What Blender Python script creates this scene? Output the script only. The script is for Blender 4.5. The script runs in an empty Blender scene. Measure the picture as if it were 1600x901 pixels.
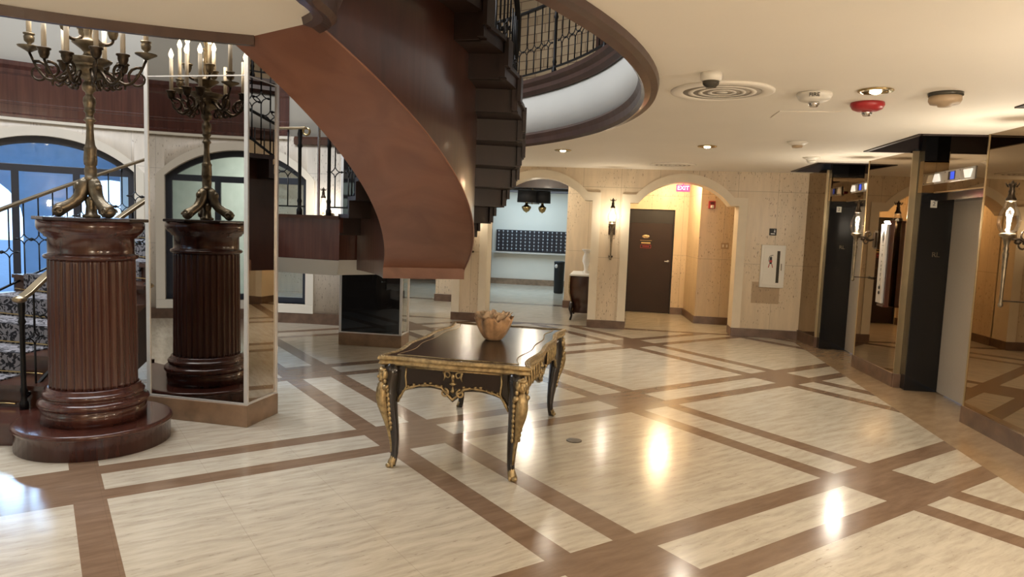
import bpy, math, random
from math import sin, cos, pi, radians as RAD, sqrt, atan2, hypot
from mathutils import Vector, Matrix
from mathutils.geometry import tessellate_polygon

random.seed(7)
scene = bpy.context.scene
COL = scene.collection

# ------------------------------------------------------------------ camera
CAM_H = 1.6895
_x = Vector((0.98817, 0.15285, 0.03713)).normalized()
cr = bpy.data.cameras.new('camera')
cam = bpy.data.objects.new('camera', cr)
COL.objects.link(cam)


def cam_axes(p=-0.0927, r=0.0373, psi=RAD(8.5)):
    cp, sp = cos(p), sin(p)
    f = Vector((0, cp, sp)); u = Vector((0, -sp, cp)); x = Vector((1, 0, 0))
    xr = cos(r)*x + sin(r)*u
    ur = -sin(r)*x + cos(r)*u
    M = Matrix.Rotation(psi, 3, 'Z')
    return M @ xr, M @ ur, M @ f


_x, _u, _f = cam_axes()
m = Matrix.Identity(4)
for i in range(3):
    m[i][0], m[i][1], m[i][2] = _x[i], _u[i], -_f[i]
m[0][3], m[1][3], m[2][3] = 0, 0, CAM_H
cam.matrix_world = m
cr.sensor_width = 36.0
cr.lens = 36.0*1090.5/1600.0
cr.clip_start = 0.05
cr.clip_end = 200
scene.camera = cam

# ------------------------------------------------------------------ world, exposure
w = bpy.data.worlds.new('sky')
scene.world = w
w.use_nodes = True
nt = w.node_tree
bg = nt.nodes['Background']
bg.inputs[0].default_value = (0.50, 0.72, 1.0, 1)
bg.inputs[1].default_value = 2.3
scene.view_settings.view_transform = 'Standard'
scene.view_settings.look = 'None'
scene.view_settings.gamma = 1
scene.view_settings.use_curve_mapping = False
scene.view_settings.exposure = 0.62

WARM = (1.0, 0.88, 0.71)
COOL = (0.52, 0.74, 1.0)


def lamp(kind, name, loc, energy, color, size=0.1, aim=None, **kw):
    l = bpy.data.lights.new(name, kind)
    l.energy = energy
    l.color = color
    if kind == 'AREA':
        l.shape = 'RECTANGLE'
        l.size = size
        l.size_y = kw.get('size_y', size)
    elif kind == 'SPOT':
        l.spot_size = kw.get('angle', RAD(120))
        l.spot_blend = kw.get('blend', 0.7)
        l.shadow_soft_size = size
    else:
        l.shadow_soft_size = size
    o = bpy.data.objects.new(name, l)
    COL.objects.link(o)
    o.location = loc
    if aim is not None:
        d = Vector(aim) - Vector(loc)
        o.rotation_euler = d.to_track_quat('-Z', 'Y').to_euler()
    return o


RC = (-4.548, 5.023)         # centre of the rotunda
ZC = 2.65                    # lobby ceiling


def cyl(th, R, z):
    t = RAD(th)
    return Vector((RC[0] + R*cos(t), RC[1] + R*sin(t), z))


# added unseen fill lamp over the rotunda; daylight at the tall windows on the left, bright lobby beyond the arches
lamp('AREA', 'rotunda_fill', (RC[0], RC[1], 6.05), 370, (0.93, 0.96, 1.0), 4.5, aim=(RC[0], RC[1], 0))
lamp('AREA', 'daylight_entrance', cyl(132.3, 6.9, 2.84), 95, COOL, 2.6, aim=cyl(132.3, 0, 0.4), size_y=0.22)
lamp('AREA', 'daylight_side', cyl(105, 6.9, 2.84), 140, COOL, 2.6, aim=cyl(105, 0, 0.4), size_y=0.22)
lamp('AREA', 'lounge_light', cyl(-114, 7.2, 2.3), 70, (0.95, 1.0, 0.92), 1.8, aim=cyl(-114, 9.0, 0.6))
lamp('AREA', 'mail_lobby_light', (-2.6, 17.6, 2.46), 62, (0.62, 0.84, 1.0), 2.5, aim=(-2.6, 17.9, 0))

# ------------------------------------------------------------------ mesh builder
WPOS = {}


def wpos(o):
    return WPOS.get(o.name, Vector((0, 0, 0))) if o else Vector((0, 0, 0))


class MB:
    def __init__(s):
        s.v, s.f, s.sm, s.mi = [], [], [], []

    def add(s, vs, fs, smooth=False, mi=0):
        b = len(s.v)
        s.v += [tuple(v) for v in vs]
        for f in fs:
            s.f.append([i + b for i in f]); s.sm.append(smooth); s.mi.append(mi)
        return s

    def box(s, x0, x1, y0, y1, z0, z1, mi=0):
        vs = [(x, y, z) for z in (z0, z1) for y in (y0, y1) for x in (x0, x1)]
        return s.add(vs, [(0, 2, 3, 1), (4, 5, 7, 6), (0, 1, 5, 4), (2, 6, 7, 3), (0, 4, 6, 2), (1, 3, 7, 5)], False, mi)

    def obox(s, c, ax, ay, az, mi=0):
        """box from centre and three half-axis vectors"""
        c, ax, ay, az = Vector(c), Vector(ax), Vector(ay), Vector(az)
        vs = [c + i*ax + j*ay + k*az for k in (-1, 1) for j in (-1, 1) for i in (-1, 1)]
        return s.add(vs, [(0, 2, 3, 1), (4, 5, 7, 6), (0, 1, 5, 4), (2, 6, 7, 3), (0, 4, 6, 2), (1, 3, 7, 5)], False, mi)

    def prism(s, poly, a0, a1, f=None, holes=(), mi=0):
        """poly in 2D extruded from a0 to a1; f maps (p, q, a) to a point"""
        f = f or (lambda p, q, a: (p, q, a))
        loops = [list(poly)] + [list(h) for h in holes]
        tris = tessellate_polygon([[Vector((p[0], p[1], 0)) for p in L] for L in loops])
        flat = [p for L in loops for p in L]
        n = len(flat)
        vs = [f(p[0], p[1], a0) for p in flat] + [f(p[0], p[1], a1) for p in flat]
        fs = [tuple(t) for t in tris] + [tuple(i + n for i in reversed(t)) for t in tris]
        o = 0
        for L in loops:
            k = len(L)
            for i in range(k):
                j = (i + 1) % k
                fs.append((o + i, o + j, o + j + n, o + i + n))
            o += k
        return s.add(vs, fs, False, mi)

    def lathe(s, prof, n=24, c=(0, 0, 0), smooth=True, rf=None, mi=0, caps=True):
        vs, fs = [], []
        for (r, z) in prof:
            for k in range(n):
                a = 2*pi*k/n
                rr = r if rf is None else rf(r, z, a)
                vs.append((c[0] + rr*cos(a), c[1] + rr*sin(a), c[2] + z))
        for i in range(len(prof) - 1):
            for k in range(n):
                k2 = (k + 1) % n
                fs.append((i*n + k, i*n + k2, (i + 1)*n + k2, (i + 1)*n + k))
        s.add(vs, fs, smooth, mi)
        if not caps:
            return s
        if prof[0][0] > 1e-5:
            s.add([vs[k] for k in range(n)], [tuple(reversed(range(n)))], False, mi)
        if prof[-1][0] > 1e-5:
            s.add([vs[(len(prof) - 1)*n + k] for k in range(n)], [tuple(range(n))], False, mi)
        return s

    def tube(s, pts, r, n=8, smooth=True, mi=0, closed=False):
        pts = [Vector(p) for p in pts]
        N = len(pts)
        rs = r if isinstance(r, (list, tuple)) else [r]*N
        vs, fs = [], []
        ref = None
        for i in range(N):
            if closed:
                t = pts[(i + 1) % N] - pts[i - 1]
            else:
                t = pts[min(i + 1, N - 1)] - pts[max(i - 1, 0)]
            t = t.normalized() if t.length > 1e-9 else Vector((0, 0, 1))
            if ref is None:
                ref = Vector((0, 0, 1)) if abs(t.z) < 0.9 else Vector((1, 0, 0))
            a = (ref - t*ref.dot(t))
            if a.length < 1e-6:
                a = t.orthogonal()
            a.normalize()
            ref = a
            b = t.cross(a)
            for k in range(n):
                an = 2*pi*k/n
                vs.append(pts[i] + rs[i]*(cos(an)*a + sin(an)*b))
        M = N if closed else N - 1
        for i in range(M):
            j = (i + 1) % N
            for k in range(n):
                k2 = (k + 1) % n
                fs.append((i*n + k, i*n + k2, j*n + k2, j*n + k))
        s.add(vs, fs, smooth, mi)
        if not closed:
            s.add(vs[:n], [tuple(reversed(range(n)))], False, mi)
            s.add(vs[-n:], [tuple(range(n))], False, mi)
        return s

    def bar(s, pts, nrm, hw, hd, mi=0, closed=False):
        """rectangular bar: hd along the given normals, hw across"""
        pts = [Vector(p) for p in pts]
        N = len(pts)
        vs, fs = [], []
        for i in range(N):
            t = (pts[(i + 1) % N] - pts[i - 1]) if closed else (pts[min(i + 1, N - 1)] - pts[max(i - 1, 0)])
            t.normalize()
            nn = Vector(nrm[i] if isinstance(nrm, list) else nrm)
            nn = (nn - t*nn.dot(t)).normalized()
            b = t.cross(nn)
            for (p, q) in ((-1, -1), (1, -1), (1, 1), (-1, 1)):
                vs.append(pts[i] + p*hw*b + q*hd*nn)
        M = N if closed else N - 1
        for i in range(M):
            j = (i + 1) % N
            for k in range(4):
                k2 = (k + 1) % 4
                fs.append((i*4 + k, i*4 + k2, j*4 + k2, j*4 + k))
        if not closed:
            fs.append((3, 2, 1, 0)); fs.append(tuple(range((N - 1)*4, N*4)))
        return s.add(vs, fs, False, mi)

    def ball(s, c, r, n=12, mi=0, ax=None):
        if not isinstance(r, (list, tuple)):
            r = (r, r, r)
        X, Y, Z = ax if ax else (Vector((1, 0, 0)), Vector((0, 1, 0)), Vector((0, 0, 1)))
        c = Vector(c)
        m_ = max(4, n//2)
        vs, fs = [], []
        for i in range(m_ + 1):
            ph = -pi/2 + pi*i/m_
            for k in range(n):
                a = 2*pi*k/n
                vs.append(c + X*r[0]*cos(ph)*cos(a) + Y*r[1]*cos(ph)*sin(a) + Z*r[2]*sin(ph))
        for i in range(m_):
            for k in range(n):
                k2 = (k + 1) % n
                fs.append((i*n + k, i*n + k2, (i + 1)*n + k2, (i + 1)*n + k))
        return s.add(vs, fs, True, mi)

    def sweep(s, path, prof, closed=False, smooth=False, mi=0):
        """2D path; profile of (outward offset, z); outward is to the right of travel"""
        N = len(path)
        vs, fs = [], []
        for i in range(N):
            p0 = Vector(path[i - 1] if (closed or i > 0) else path[i])
            p1 = Vector(path[i])
            p2 = Vector(path[(i + 1) % N] if (closed or i < N - 1) else path[i])
            d1 = (p1 - p0); d2 = (p2 - p1)
            d1 = d1.normalized() if d1.length > 1e-9 else d2.normalized()
            d2 = d2.normalized() if d2.length > 1e-9 else d1
            n1 = Vector((d1.y, -d1.x)); n2 = Vector((d2.y, -d2.x))
            nn = (n1 + n2)
            nn = nn/max(0.35, nn.dot(n1)) if nn.length > 1e-6 else n1
            for (o, z) in prof:
                vs.append((p1.x + nn.x*o, p1.y + nn.y*o, z))
        k = len(prof)
        M = N if closed else N - 1
        for i in range(M):
            j = (i + 1) % N
            for a in range(k):
                b = (a + 1) % k
                fs.append((i*k + a, i*k + b, j*k + b, j*k + a))
        if not closed:
            fs.append(tuple(reversed(range(k)))); fs.append(tuple(range((N - 1)*k, N*k)))
        return s.add(vs, fs, smooth, mi)

    def build(s, name, mat, parent=None, bevel=0, local=False):
        me = bpy.data.meshes.new(name)
        off = Vector((0, 0, 0)) if local else wpos(parent)
        me.from_pydata([tuple(Vector(v) - off) for v in s.v], [], s.f)
        mats = mat if isinstance(mat, (list, tuple)) else [mat]
        for mm in mats:
            me.materials.append(mm)
        me.polygons.foreach_set('use_smooth', s.sm)
        me.polygons.foreach_set('material_index', s.mi)
        import bmesh
        bm = bmesh.new(); bm.from_mesh(me)
        bmesh.ops.remove_doubles(bm, verts=bm.verts, dist=1e-5)
        bmesh.ops.recalc_face_normals(bm, faces=bm.faces)
        bm.to_mesh(me); bm.free()
        me.update()
        o = bpy.data.objects.new(name, me)
        COL.objects.link(o)
        WPOS[o.name] = off.copy()
        if parent:
            o.parent = parent
        if bevel:
            b = o.modifiers.new('bevel', 'BEVEL')
            b.width = bevel; b.segments = 2; b.limit_method = 'ANGLE'; b.angle_limit = RAD(40)
        return o


def thing(name, label, cat, loc=(0, 0, 0), rotz=0, group=None):
    o = bpy.data.objects.new(name, None)
    COL.objects.link(o)
    o.empty_display_size = 0.1
    o.location = loc
    o.rotation_euler = (0, 0, rotz)
    WPOS[o.name] = Vector(loc)
    o['label'] = label; o['category'] = cat
    if group:
        o['group'] = group
    return o


def tag(o, label, cat, group=None):
    o['label'] = label; o['category'] = cat
    if group:
        o['group'] = group
    return o


def struct(o):
    o['kind'] = 'structure'
    return o


def dup(root, loc, rotz=0, label=None):
    r = root.copy(); COL.objects.link(r)
    r.location = loc; r.rotation_euler = (0, 0, rotz)
    if label:
        r['label'] = label
    for ch in list(root.children):
        c = ch.copy(); COL.objects.link(c); c.parent = r
        for g in list(ch.children):
            d = g.copy(); COL.objects.link(d); d.parent = c
    return r


def text_mesh(txt, size, origin, right, up, depth=0.002, align='CENTER'):
    """flat lettering as an MB, centred at origin"""
    cu = bpy.data.curves.new('lettering', 'FONT')
    cu.body = txt; cu.size = size; cu.align_x = align; cu.align_y = 'CENTER'; cu.extrude = depth
    o = bpy.data.objects.new('lettering', cu)
    COL.objects.link(o)
    dg = bpy.context.evaluated_depsgraph_get()
    me = bpy.data.meshes.new_from_object(o.evaluated_get(dg))
    R, U = Vector(right).normalized(), Vector(up).normalized()
    N = R.cross(U)
    b = MB()
    b.add([Vector(origin) + v.co.x*R + v.co.y*U + v.co.z*N for v in me.vertices], [tuple(p.vertices) for p in me.polygons])
    bpy.data.objects.remove(o); bpy.data.curves.remove(cu); bpy.data.meshes.remove(me)
    return b


# ------------------------------------------------------------------ materials
def new_mat(name):
    mt = bpy.data.materials.new(name)
    mt.use_nodes = True
    return mt, mt.node_tree, mt.node_tree.nodes['Principled BSDF']


def plain(name, col, rough=0.5, metal=0.0, var=0.06, scale=6, bump=0.0, emit=None, estr=0, coat=0):
    mt, t, b = new_mat(name)
    n = t.nodes.new('ShaderNodeTexNoise'); n.inputs['Scale'].default_value = scale
    n.inputs['Detail'].default_value = 6
    g = t.nodes.new('ShaderNodeTexCoord')
    t.links.new(g.outputs['Object'], n.inputs['Vector'])
    r = t.nodes.new('ShaderNodeValToRGB')
    r.color_ramp.elements[0].position = 0.3; r.color_ramp.elements[1].position = 0.7
    r.color_ramp.elements[0].color = tuple(c*(1 - var) for c in col) + (1,)
    r.color_ramp.elements[1].color = tuple(min(1, c*(1 + var)) for c in col) + (1,)
    t.links.new(n.outputs['Fac'], r.inputs['Fac'])
    t.links.new(r.outputs['Color'], b.inputs['Base Color'])
    b.inputs['Roughness'].default_value = rough
    b.inputs['Metallic'].default_value = metal
    if coat:
        b.inputs['Coat Weight'].default_value = coat
        b.inputs['Coat Roughness'].default_value = 0.08
    if bump:
        bp = t.nodes.new('ShaderNodeBump'); bp.inputs['Strength'].default_value = bump
        bp.inputs['Distance'].default_value = 0.01
        t.links.new(n.outputs['Fac'], bp.inputs['Height'])
        t.links.new(bp.outputs['Normal'], b.inputs['Normal'])
    if emit:
        b.inputs['Emission Color'].default_value = emit + (1,)
        b.inputs['Emission Strength'].default_value = estr
    return mt


def math_node(t, op, a, b=None, c=None):
    n = t.nodes.new('ShaderNodeMath'); n.operation = op
    for i, v in enumerate((a, b, c)):
        if v is None:
            continue
        if isinstance(v, (int, float)):
            n.inputs[i].default_value = v
        else:
            t.links.new(v, n.inputs[i])
    return n.outputs[0]


def mix_col(t, fac, a, b):
    n = t.nodes.new('ShaderNodeMix'); n.data_type = 'RGBA'
    for key, v in ((0, fac), (6, a), (7, b)):
        if isinstance(v, (int, float)):
            n.inputs[key].default_value = v
        elif isinstance(v, tuple):
            n.inputs[key].default_value = v + (1,) if len(v) == 3 else v
        else:
            t.links.new(v, n.inputs[key])
    return n.outputs[2]


def wood(name, c0, c1, rough=0.28, scale=(3, 3, 0.6), coat=0.4):
    mt, t, b = new_mat(name)
    g = t.nodes.new('ShaderNodeTexCoord')
    mp = t.nodes.new('ShaderNodeMapping'); mp.inputs['Scale'].default_value = scale
    t.links.new(g.outputs['Object'], mp.inputs['Vector'])
    n = t.nodes.new('ShaderNodeTexNoise'); n.inputs['Scale'].default_value = 2.2
    n.inputs['Detail'].default_value = 9; n.inputs['Distortion'].default_value = 0.9
    t.links.new(mp.outputs[0], n.inputs['Vector'])
    r = t.nodes.new('ShaderNodeValToRGB')
    r.color_ramp.elements[0].position = 0.32; r.color_ramp.elements[1].position = 0.7
    r.color_ramp.elements[0].color = c0 + (1,); r.color_ramp.elements[1].color = c1 + (1,)
    t.links.new(n.outputs['Fac'], r.inputs['Fac'])
    t.links.new(r.outputs['Color'], b.inputs['Base Color'])
    b.inputs['Roughness'].default_value = rough
    b.inputs['Coat Weight'].default_value = coat
    b.inputs['Coat Roughness'].default_value = 0.12
    return mt


def travertine(name, base, dark, mode='x', seam=True, rough=0.38):
    """vertical-grained travertine panels; mode picks the horizontal coordinate"""
    mt, t, b = new_mat(name)
    g = t.nodes.new('ShaderNodeNewGeometry')
    sp = t.nodes.new('ShaderNodeSeparateXYZ'); t.links.new(g.outputs['Position'], sp.inputs[0])
    X, Y, Z = sp.outputs
    if mode == 'x':
        s_ = X
    elif mode == 'y':
        s_ = Y
    else:
        an = math_node(t, 'ARCTAN2', math_node(t, 'SUBTRACT', Y, RC[1]), math_node(t, 'SUBTRACT', X, RC[0]))
        s_ = math_node(t, 'MULTIPLY', an, 5.3)
    cb = t.nodes.new('ShaderNodeCombineXYZ')
    t.links.new(math_node(t, 'MULTIPLY', s_, 6.0), cb.inputs[0])
    t.links.new(math_node(t, 'MULTIPLY', Z, 0.9), cb.inputs[1])
    n = t.nodes.new('ShaderNodeTexNoise'); n.inputs['Scale'].default_value = 1.6
    n.inputs['Detail'].default_value = 10; n.inputs['Roughness'].default_value = 0.62
    t.links.new(cb.outputs[0], n.inputs['Vector'])
    r = t.nodes.new('ShaderNodeValToRGB')
    r.color_ramp.elements[0].position = 0.28; r.color_ramp.elements[1].position = 0.62
    r.color_ramp.elements[0].color = tuple(0.84*c for c in base) + (1,)
    r.color_ramp.elements[1].color = base + (1,)
    t.links.new(n.outputs['Fac'], r.inputs['Fac'])
    # pits
    n4 = t.nodes.new('ShaderNodeTexNoise'); n4.inputs['Scale'].default_value = 1.3; n4.inputs['Detail'].default_value = 2
    t.links.new(g.outputs['Position'], n4.inputs['Vector'])
    cb2 = t.nodes.new('ShaderNodeCombineXYZ')
    t.links.new(math_node(t, 'MULTIPLY', s_, 60.0), cb2.inputs[0])
    t.links.new(math_node(t, 'MULTIPLY', Z, 15.0), cb2.inputs[1])
    n2 = t.nodes.new('ShaderNodeTexNoise'); n2.inputs['Scale'].default_value = 1.0
    n2.inputs['Detail'].default_value = 5
    t.links.new(cb2.outputs[0], n2.inputs['Vector'])
    pit = math_node(t, 'MULTIPLY', math_node(t, 'GREATER_THAN', n2.outputs['Fac'], 0.635),
                    math_node(t, 'GREATER_THAN', n4.outputs['Fac'], 0.47))
    col = mix_col(t, math_node(t, 'MULTIPLY', pit, 0.75), r.outputs['Color'], dark)
    if seam:
        fx = math_node(t, 'FRACT', math_node(t, 'MULTIPLY', s_, 1/0.62))
        fz = math_node(t, 'FRACT', math_node(t, 'MULTIPLY', math_node(t, 'ADD', Z, -0.02), 1/1.16))
        ln = math_node(t, 'MAXIMUM', math_node(t, 'LESS_THAN', fx, 0.009), math_node(t, 'LESS_THAN', fz, 0.0055))
        col = mix_col(t, math_node(t, 'MULTIPLY', ln, 0.7), col, tuple(c*0.35 for c in base))
    t.links.new(col, b.inputs['Base Color'])
    b.inputs['Roughness'].default_value = rough
    return mt


def floor_mat():
    mt, t, b = new_mat('polished_travertine_floor')
    g = t.nodes.new('ShaderNodeNewGeometry')
    sp = t.nodes.new('ShaderNodeSeparateXYZ'); t.links.new(g.outputs['Position'], sp.inputs[0])
    X, Y, Z = sp.outputs
    A = RAD(42.83)
    dx = math_node(t, 'SUBTRACT', X, -1.555); dy = math_node(t, 'SUBTRACT', Y, 5.212)
    u = math_node(t, 'ADD', math_node(t, 'MULTIPLY', dx, cos(A)), math_node(t, 'MULTIPLY', dy, sin(A)))
    v = math_node(t, 'SUBTRACT', math_node(t, 'MULTIPLY', dy, cos(A)), math_node(t, 'MULTIPLY', dx, sin(A)))
    wn = t.nodes.new('ShaderNodeTexNoise'); wn.inputs['Scale'].default_value = 2.4; wn.inputs['Detail'].default_value = 3
    t.links.new(g.outputs['Position'], wn.inputs['Vector'])
    vw = math_node(t, 'ADD', v, math_node(t, 'MULTIPLY', wn.outputs['Fac'], 0.07))
    PU, PV, W1, W2 = 2.411, 2.520, 0.1475, 0.315

    def fold(q, P):
        k = math_node(t, 'ROUND', math_node(t, 'MULTIPLY', q, 1/P))
        return math_node(t, 'ABSOLUTE', math_node(t, 'SUBTRACT', q, math_node(t, 'MULTIPLY', k, P)))
    su, sv = fold(u, PU), fold(v, PV)
    bu, bv = math_node(t, 'LESS_THAN', su, W2), math_node(t, 'LESS_THAN', sv, W2)
    tu = math_node(t, 'MULTIPLY', bu, math_node(t, 'GREATER_THAN', su, W1))
    tv = math_node(t, 'MULTIPLY', bv, math_node(t, 'GREATER_THAN', sv, W1))
    br = math_node(t, 'MAXIMUM', math_node(t, 'MAXIMUM', tu, tv), math_node(t, 'MULTIPLY', bu, bv))
    # left of the last stripe only solid cross bands remain
    left = math_node(t, 'LESS_THAN', u, -PU + W1)
    right = math_node(t, 'SUBTRACT', 1.0, left)
    br = math_node(t, 'ADD', math_node(t, 'MULTIPLY', br, right), math_node(t, 'MULTIPLY', left, bv))
    # the field stops at the border along the lifts and at the threshold of the arches
    inside = math_node(t, 'MULTIPLY', math_node(t, 'LESS_THAN', X, 2.80), math_node(t, 'LESS_THAN', Y, 11.72))
    br = math_node(t, 'MULTIPLY', br, inside)
    bord = math_node(t, 'MULTIPLY', math_node(t, 'GREATER_THAN', X, 2.80), math_node(t, 'LESS_THAN', Y, 11.72))
    thr = math_node(t, 'MULTIPLY', math_node(t, 'GREATER_THAN', Y, 11.72), math_node(t, 'LESS_THAN', Y, 11.87))
    thr2 = math_node(t, 'MULTIPLY', math_node(t, 'GREATER_THAN', Y, 14.5), math_node(t, 'LESS_THAN', Y, 14.75))
    dark = math_node(t, 'MAXIMUM', math_node(t, 'MAXIMUM', br, thr), thr2)

    def grain(su_, sv_, sc, det=8):
        c = t.nodes.new('ShaderNodeCombineXYZ')
        t.links.new(math_node(t, 'MULTIPLY', u, su_), c.inputs[0])
        t.links.new(math_node(t, 'MULTIPLY', vw, sv_), c.inputs[1])
        n = t.nodes.new('ShaderNodeTexNoise'); n.inputs['Scale'].default_value = sc
        n.inputs['Detail'].default_value = det; n.inputs['Roughness'].default_value = 0.65
        t.links.new(c.outputs[0], n.inputs['Vector'])
        return n.outputs['Fac']
    g1 = grain(1.9, 12.0, 1.5, 6)
    g2 = grain(9.0, 62.0, 1.0, 3)
    r1 = t.nodes.new('ShaderNodeValToRGB')
    r1.color_ramp.elements[0].position = 0.30; r1.color_ramp.elements[1].position = 0.60
    r1.color_ramp.elements[0].color = (0.395, 0.345, 0.270, 1)
    r1.color_ramp.elements[1].color = (0.555, 0.500, 0.405, 1)
    t.links.new(g1, r1.inputs['Fac'])
    pit = math_node(t, 'MULTIPLY', math_node(t, 'GREATER_THAN', g2, 0.645), math_node(t, 'LESS_THAN', g1, 0.5))
    light = mix_col(t, math_node(t, 'MULTIPLY', pit, 0.50), r1.outputs['Color'], (0.16, 0.12, 0.08))
    r2 = t.nodes.new('ShaderNodeValToRGB')
    r2.color_ramp.elements[0].position = 0.3; r2.color_ramp.elements[1].position = 0.72
    r2.color_ramp.elements[0].color = (0.165, 0.104, 0.066, 1)
    r2.color_ramp.elements[1].color = (0.255, 0.170, 0.112, 1)
    t.links.new(grain(2.0, 11.0, 1.4), r2.inputs['Fac'])
    r3 = t.nodes.new('ShaderNodeValToRGB')
    r3.color_ramp.elements[0].position = 0.3; r3.color_ramp.elements[1].position = 0.72
    r3.color_ramp.elements[0].color = (0.27, 0.18, 0.105, 1)
    r3.color_ramp.elements[1].color = (0.38, 0.27, 0.165, 1)
    t.links.new(grain(3.0, 9.0, 1.2), r3.inputs['Fac'])
    col = mix_col(t, dark, light, r2.outputs['Color'])
    col = mix_col(t, bord, col, r3.outputs['Color'])
    ju = math_node(t, 'LESS_THAN', math_node(t, 'FRACT', math_node(t, 'MULTIPLY', math_node(t, 'ADD', u, 0.31), 1/0.603)), 0.006)
    jv = math_node(t, 'LESS_THAN', math_node(t, 'FRACT', math_node(t, 'MULTIPLY', math_node(t, 'ADD', v, 0.315), 1/1.26)), 0.003)
    jn = math_node(t, 'MULTIPLY', math_node(t, 'MAXIMUM', ju, jv), 0.22)
    col = mix_col(t, jn, col, (0.12, 0.085, 0.055))
    t.links.new(col, b.inputs['Base Color'])
    n3 = t.nodes.new('ShaderNodeTexNoise'); n3.inputs['Scale'].default_value = 1.4; n3.inputs['Detail'].default_value = 5
    t.links.new(g.outputs['Position'], n3.inputs['Vector'])
    mr = t.nodes.new('ShaderNodeMapRange')
    mr.inputs['To Min'].default_value = 0.10; mr.inputs['To Max'].default_value = 0.24
    t.links.new(n3.outputs['Fac'], mr.inputs['Value'])
    t.links.new(mr.outputs['Result'], b.inputs['Roughness'])
    b.inputs['Specular IOR Level'].default_value = 0.55
    return mt


def glass_mat(name, tint=(0.93, 0.97, 1.0), refl=0.10):
    mt = bpy.data.materials.new(name); mt.use_nodes = True
    t = mt.node_tree
    t.nodes.remove(t.nodes['Principled BSDF'])
    out = t.nodes['Material Output']
    tr = t.nodes.new('ShaderNodeBsdfTransparent'); tr.inputs[0].default_value = tint + (1,)
    gl = t.nodes.new('ShaderNodeBsdfGlossy'); gl.inputs['Roughness'].default_value = 0.02
    fr = t.nodes.new('ShaderNodeFresnel'); fr.inputs[0].default_value = 1.5
    mx = t.nodes.new('ShaderNodeMixShader')
    ad = math_node(t, 'MULTIPLY', fr.outputs[0], refl*10)
    t.links.new(ad, mx.inputs[0]); t.links.new(tr.outputs[0], mx.inputs[1]); t.links.new(gl.outputs[0], mx.inputs[2])
    t.links.new(mx.outputs[0], out.inputs[0])
    return mt


def damask_mat():
    mt, t, b = new_mat('damask_carpet')
    g = t.nodes.new('ShaderNodeTexCoord')
    n = t.nodes.new('ShaderNodeTexNoise'); n.inputs['Scale'].default_value = 13; n.inputs['Detail'].default_value = 1.5
    n.inputs['Distortion'].default_value = 2.3
    t.links.new(g.outputs['Object'], n.inputs['Vector'])
    v = t.nodes.new('ShaderNodeTexVoronoi'); v.inputs['Scale'].default_value = 15
    t.links.new(g.outputs['Object'], v.inputs['Vector'])
    k = math_node(t, 'MAXIMUM', math_node(t, 'GREATER_THAN', n.outputs['Fac'], 0.53),
                  math_node(t, 'LESS_THAN', v.outputs['Distance'], 0.22))
    c = mix_col(t, k, (0.20, 0.195, 0.215), (0.010, 0.010, 0.014))
    t.links.new(c, b.inputs['Base Color'])
    b.inputs['Roughness'].default_value = 0.95
    return mt


def brick_mat():
    mt, t, b = new_mat('stacked_stone_tiles')
    g = t.nodes.new('ShaderNodeNewGeometry')
    sp = t.nodes.new('ShaderNodeSeparateXYZ'); t.links.new(g.outputs['Position'], sp.inputs[0])
    an = math_node(t, 'ARCTAN2', math_node(t, 'SUBTRACT', sp.outputs[1], RC[1]), math_node(t, 'SUBTRACT', sp.outputs[0], RC[0]))
    cb = t.nodes.new('ShaderNodeCombineXYZ')
    t.links.new(math_node(t, 'MULTIPLY', an, 6.3), cb.inputs[0]); t.links.new(sp.outputs[2], cb.inputs[1])
    br = t.nodes.new('ShaderNodeTexBrick'); t.links.new(cb.outputs[0], br.inputs['Vector'])
    br.inputs['Scale'].default_value = 1.0
    br.inputs['Brick Width'].default_value = 0.30; br.inputs['Row Height'].default_value = 0.125
    br.inputs['Mortar Size'].default_value = 0.006
    br.inputs['Color1'].default_value = (0.50, 0.38, 0.24, 1); br.inputs['Color2'].default_value = (0.40, 0.29, 0.17, 1)
    br.inputs['Mortar'].default_value = (0.16, 0.10, 0.06, 1)
    t.links.new(br.outputs['Color'], b.inputs['Base Color'])
    b.inputs['Roughness'].default_value = 0.7
    return mt


M = {}
M['floor'] = floor_mat()
M['ceiling'] = plain('cream_painted_plaster', (0.82, 0.775, 0.69), 0.75, var=0.02, scale=1.2)
M['plaster'] = plain('off_white_plaster', (0.66, 0.62, 0.54), 0.8, var=0.02, scale=2)
M['grey_plaster'] = plain('pale_grey_plaster', (0.55, 0.54, 0.50), 0.8, var=0.02, scale=2)
M['trim'] = plain('cream_arch_trim', (0.70, 0.615, 0.475), 0.55, var=0.03)
M['trav_x'] = travertine('travertine_panel', (0.66, 0.535, 0.375), (0.13, 0.08, 0.045), 'x')
M['trav_y'] = travertine('travertine_panel_side', (0.66, 0.535, 0.375), (0.13, 0.08, 0.045), 'y')
M['trav_c'] = travertine('travertine_rotunda', (0.68, 0.62, 0.54), (0.20, 0.16, 0.12), 'c')
M['trav_old'] = travertine('unfaded_travertine', (0.42, 0.30, 0.18), (0.08, 0.04, 0.02), 'x', seam=False)
M['basebd'] = plain('brown_marble', (0.125, 0.075, 0.05), 0.3, var=0.35, scale=7)
M['basebd_l'] = plain('tan_marble', (0.235, 0.155, 0.10), 0.28, var=0.3, scale=7)
M['wood'] = wood('mahogany', (0.044, 0.0165, 0.0105), (0.078, 0.030, 0.018))
M['wood_red'] = wood('red_mahogany', (0.048, 0.0145, 0.011), (0.085, 0.028, 0.019), rough=0.2, scale=(9, 9, 0.5))
M['wood_soffit'] = wood('veneered_soffit', (0.19, 0.078, 0.045), (0.275, 0.122, 0.073), rough=0.42, scale=(1.2, 1.2, 1.2), coat=0.15)
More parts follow.
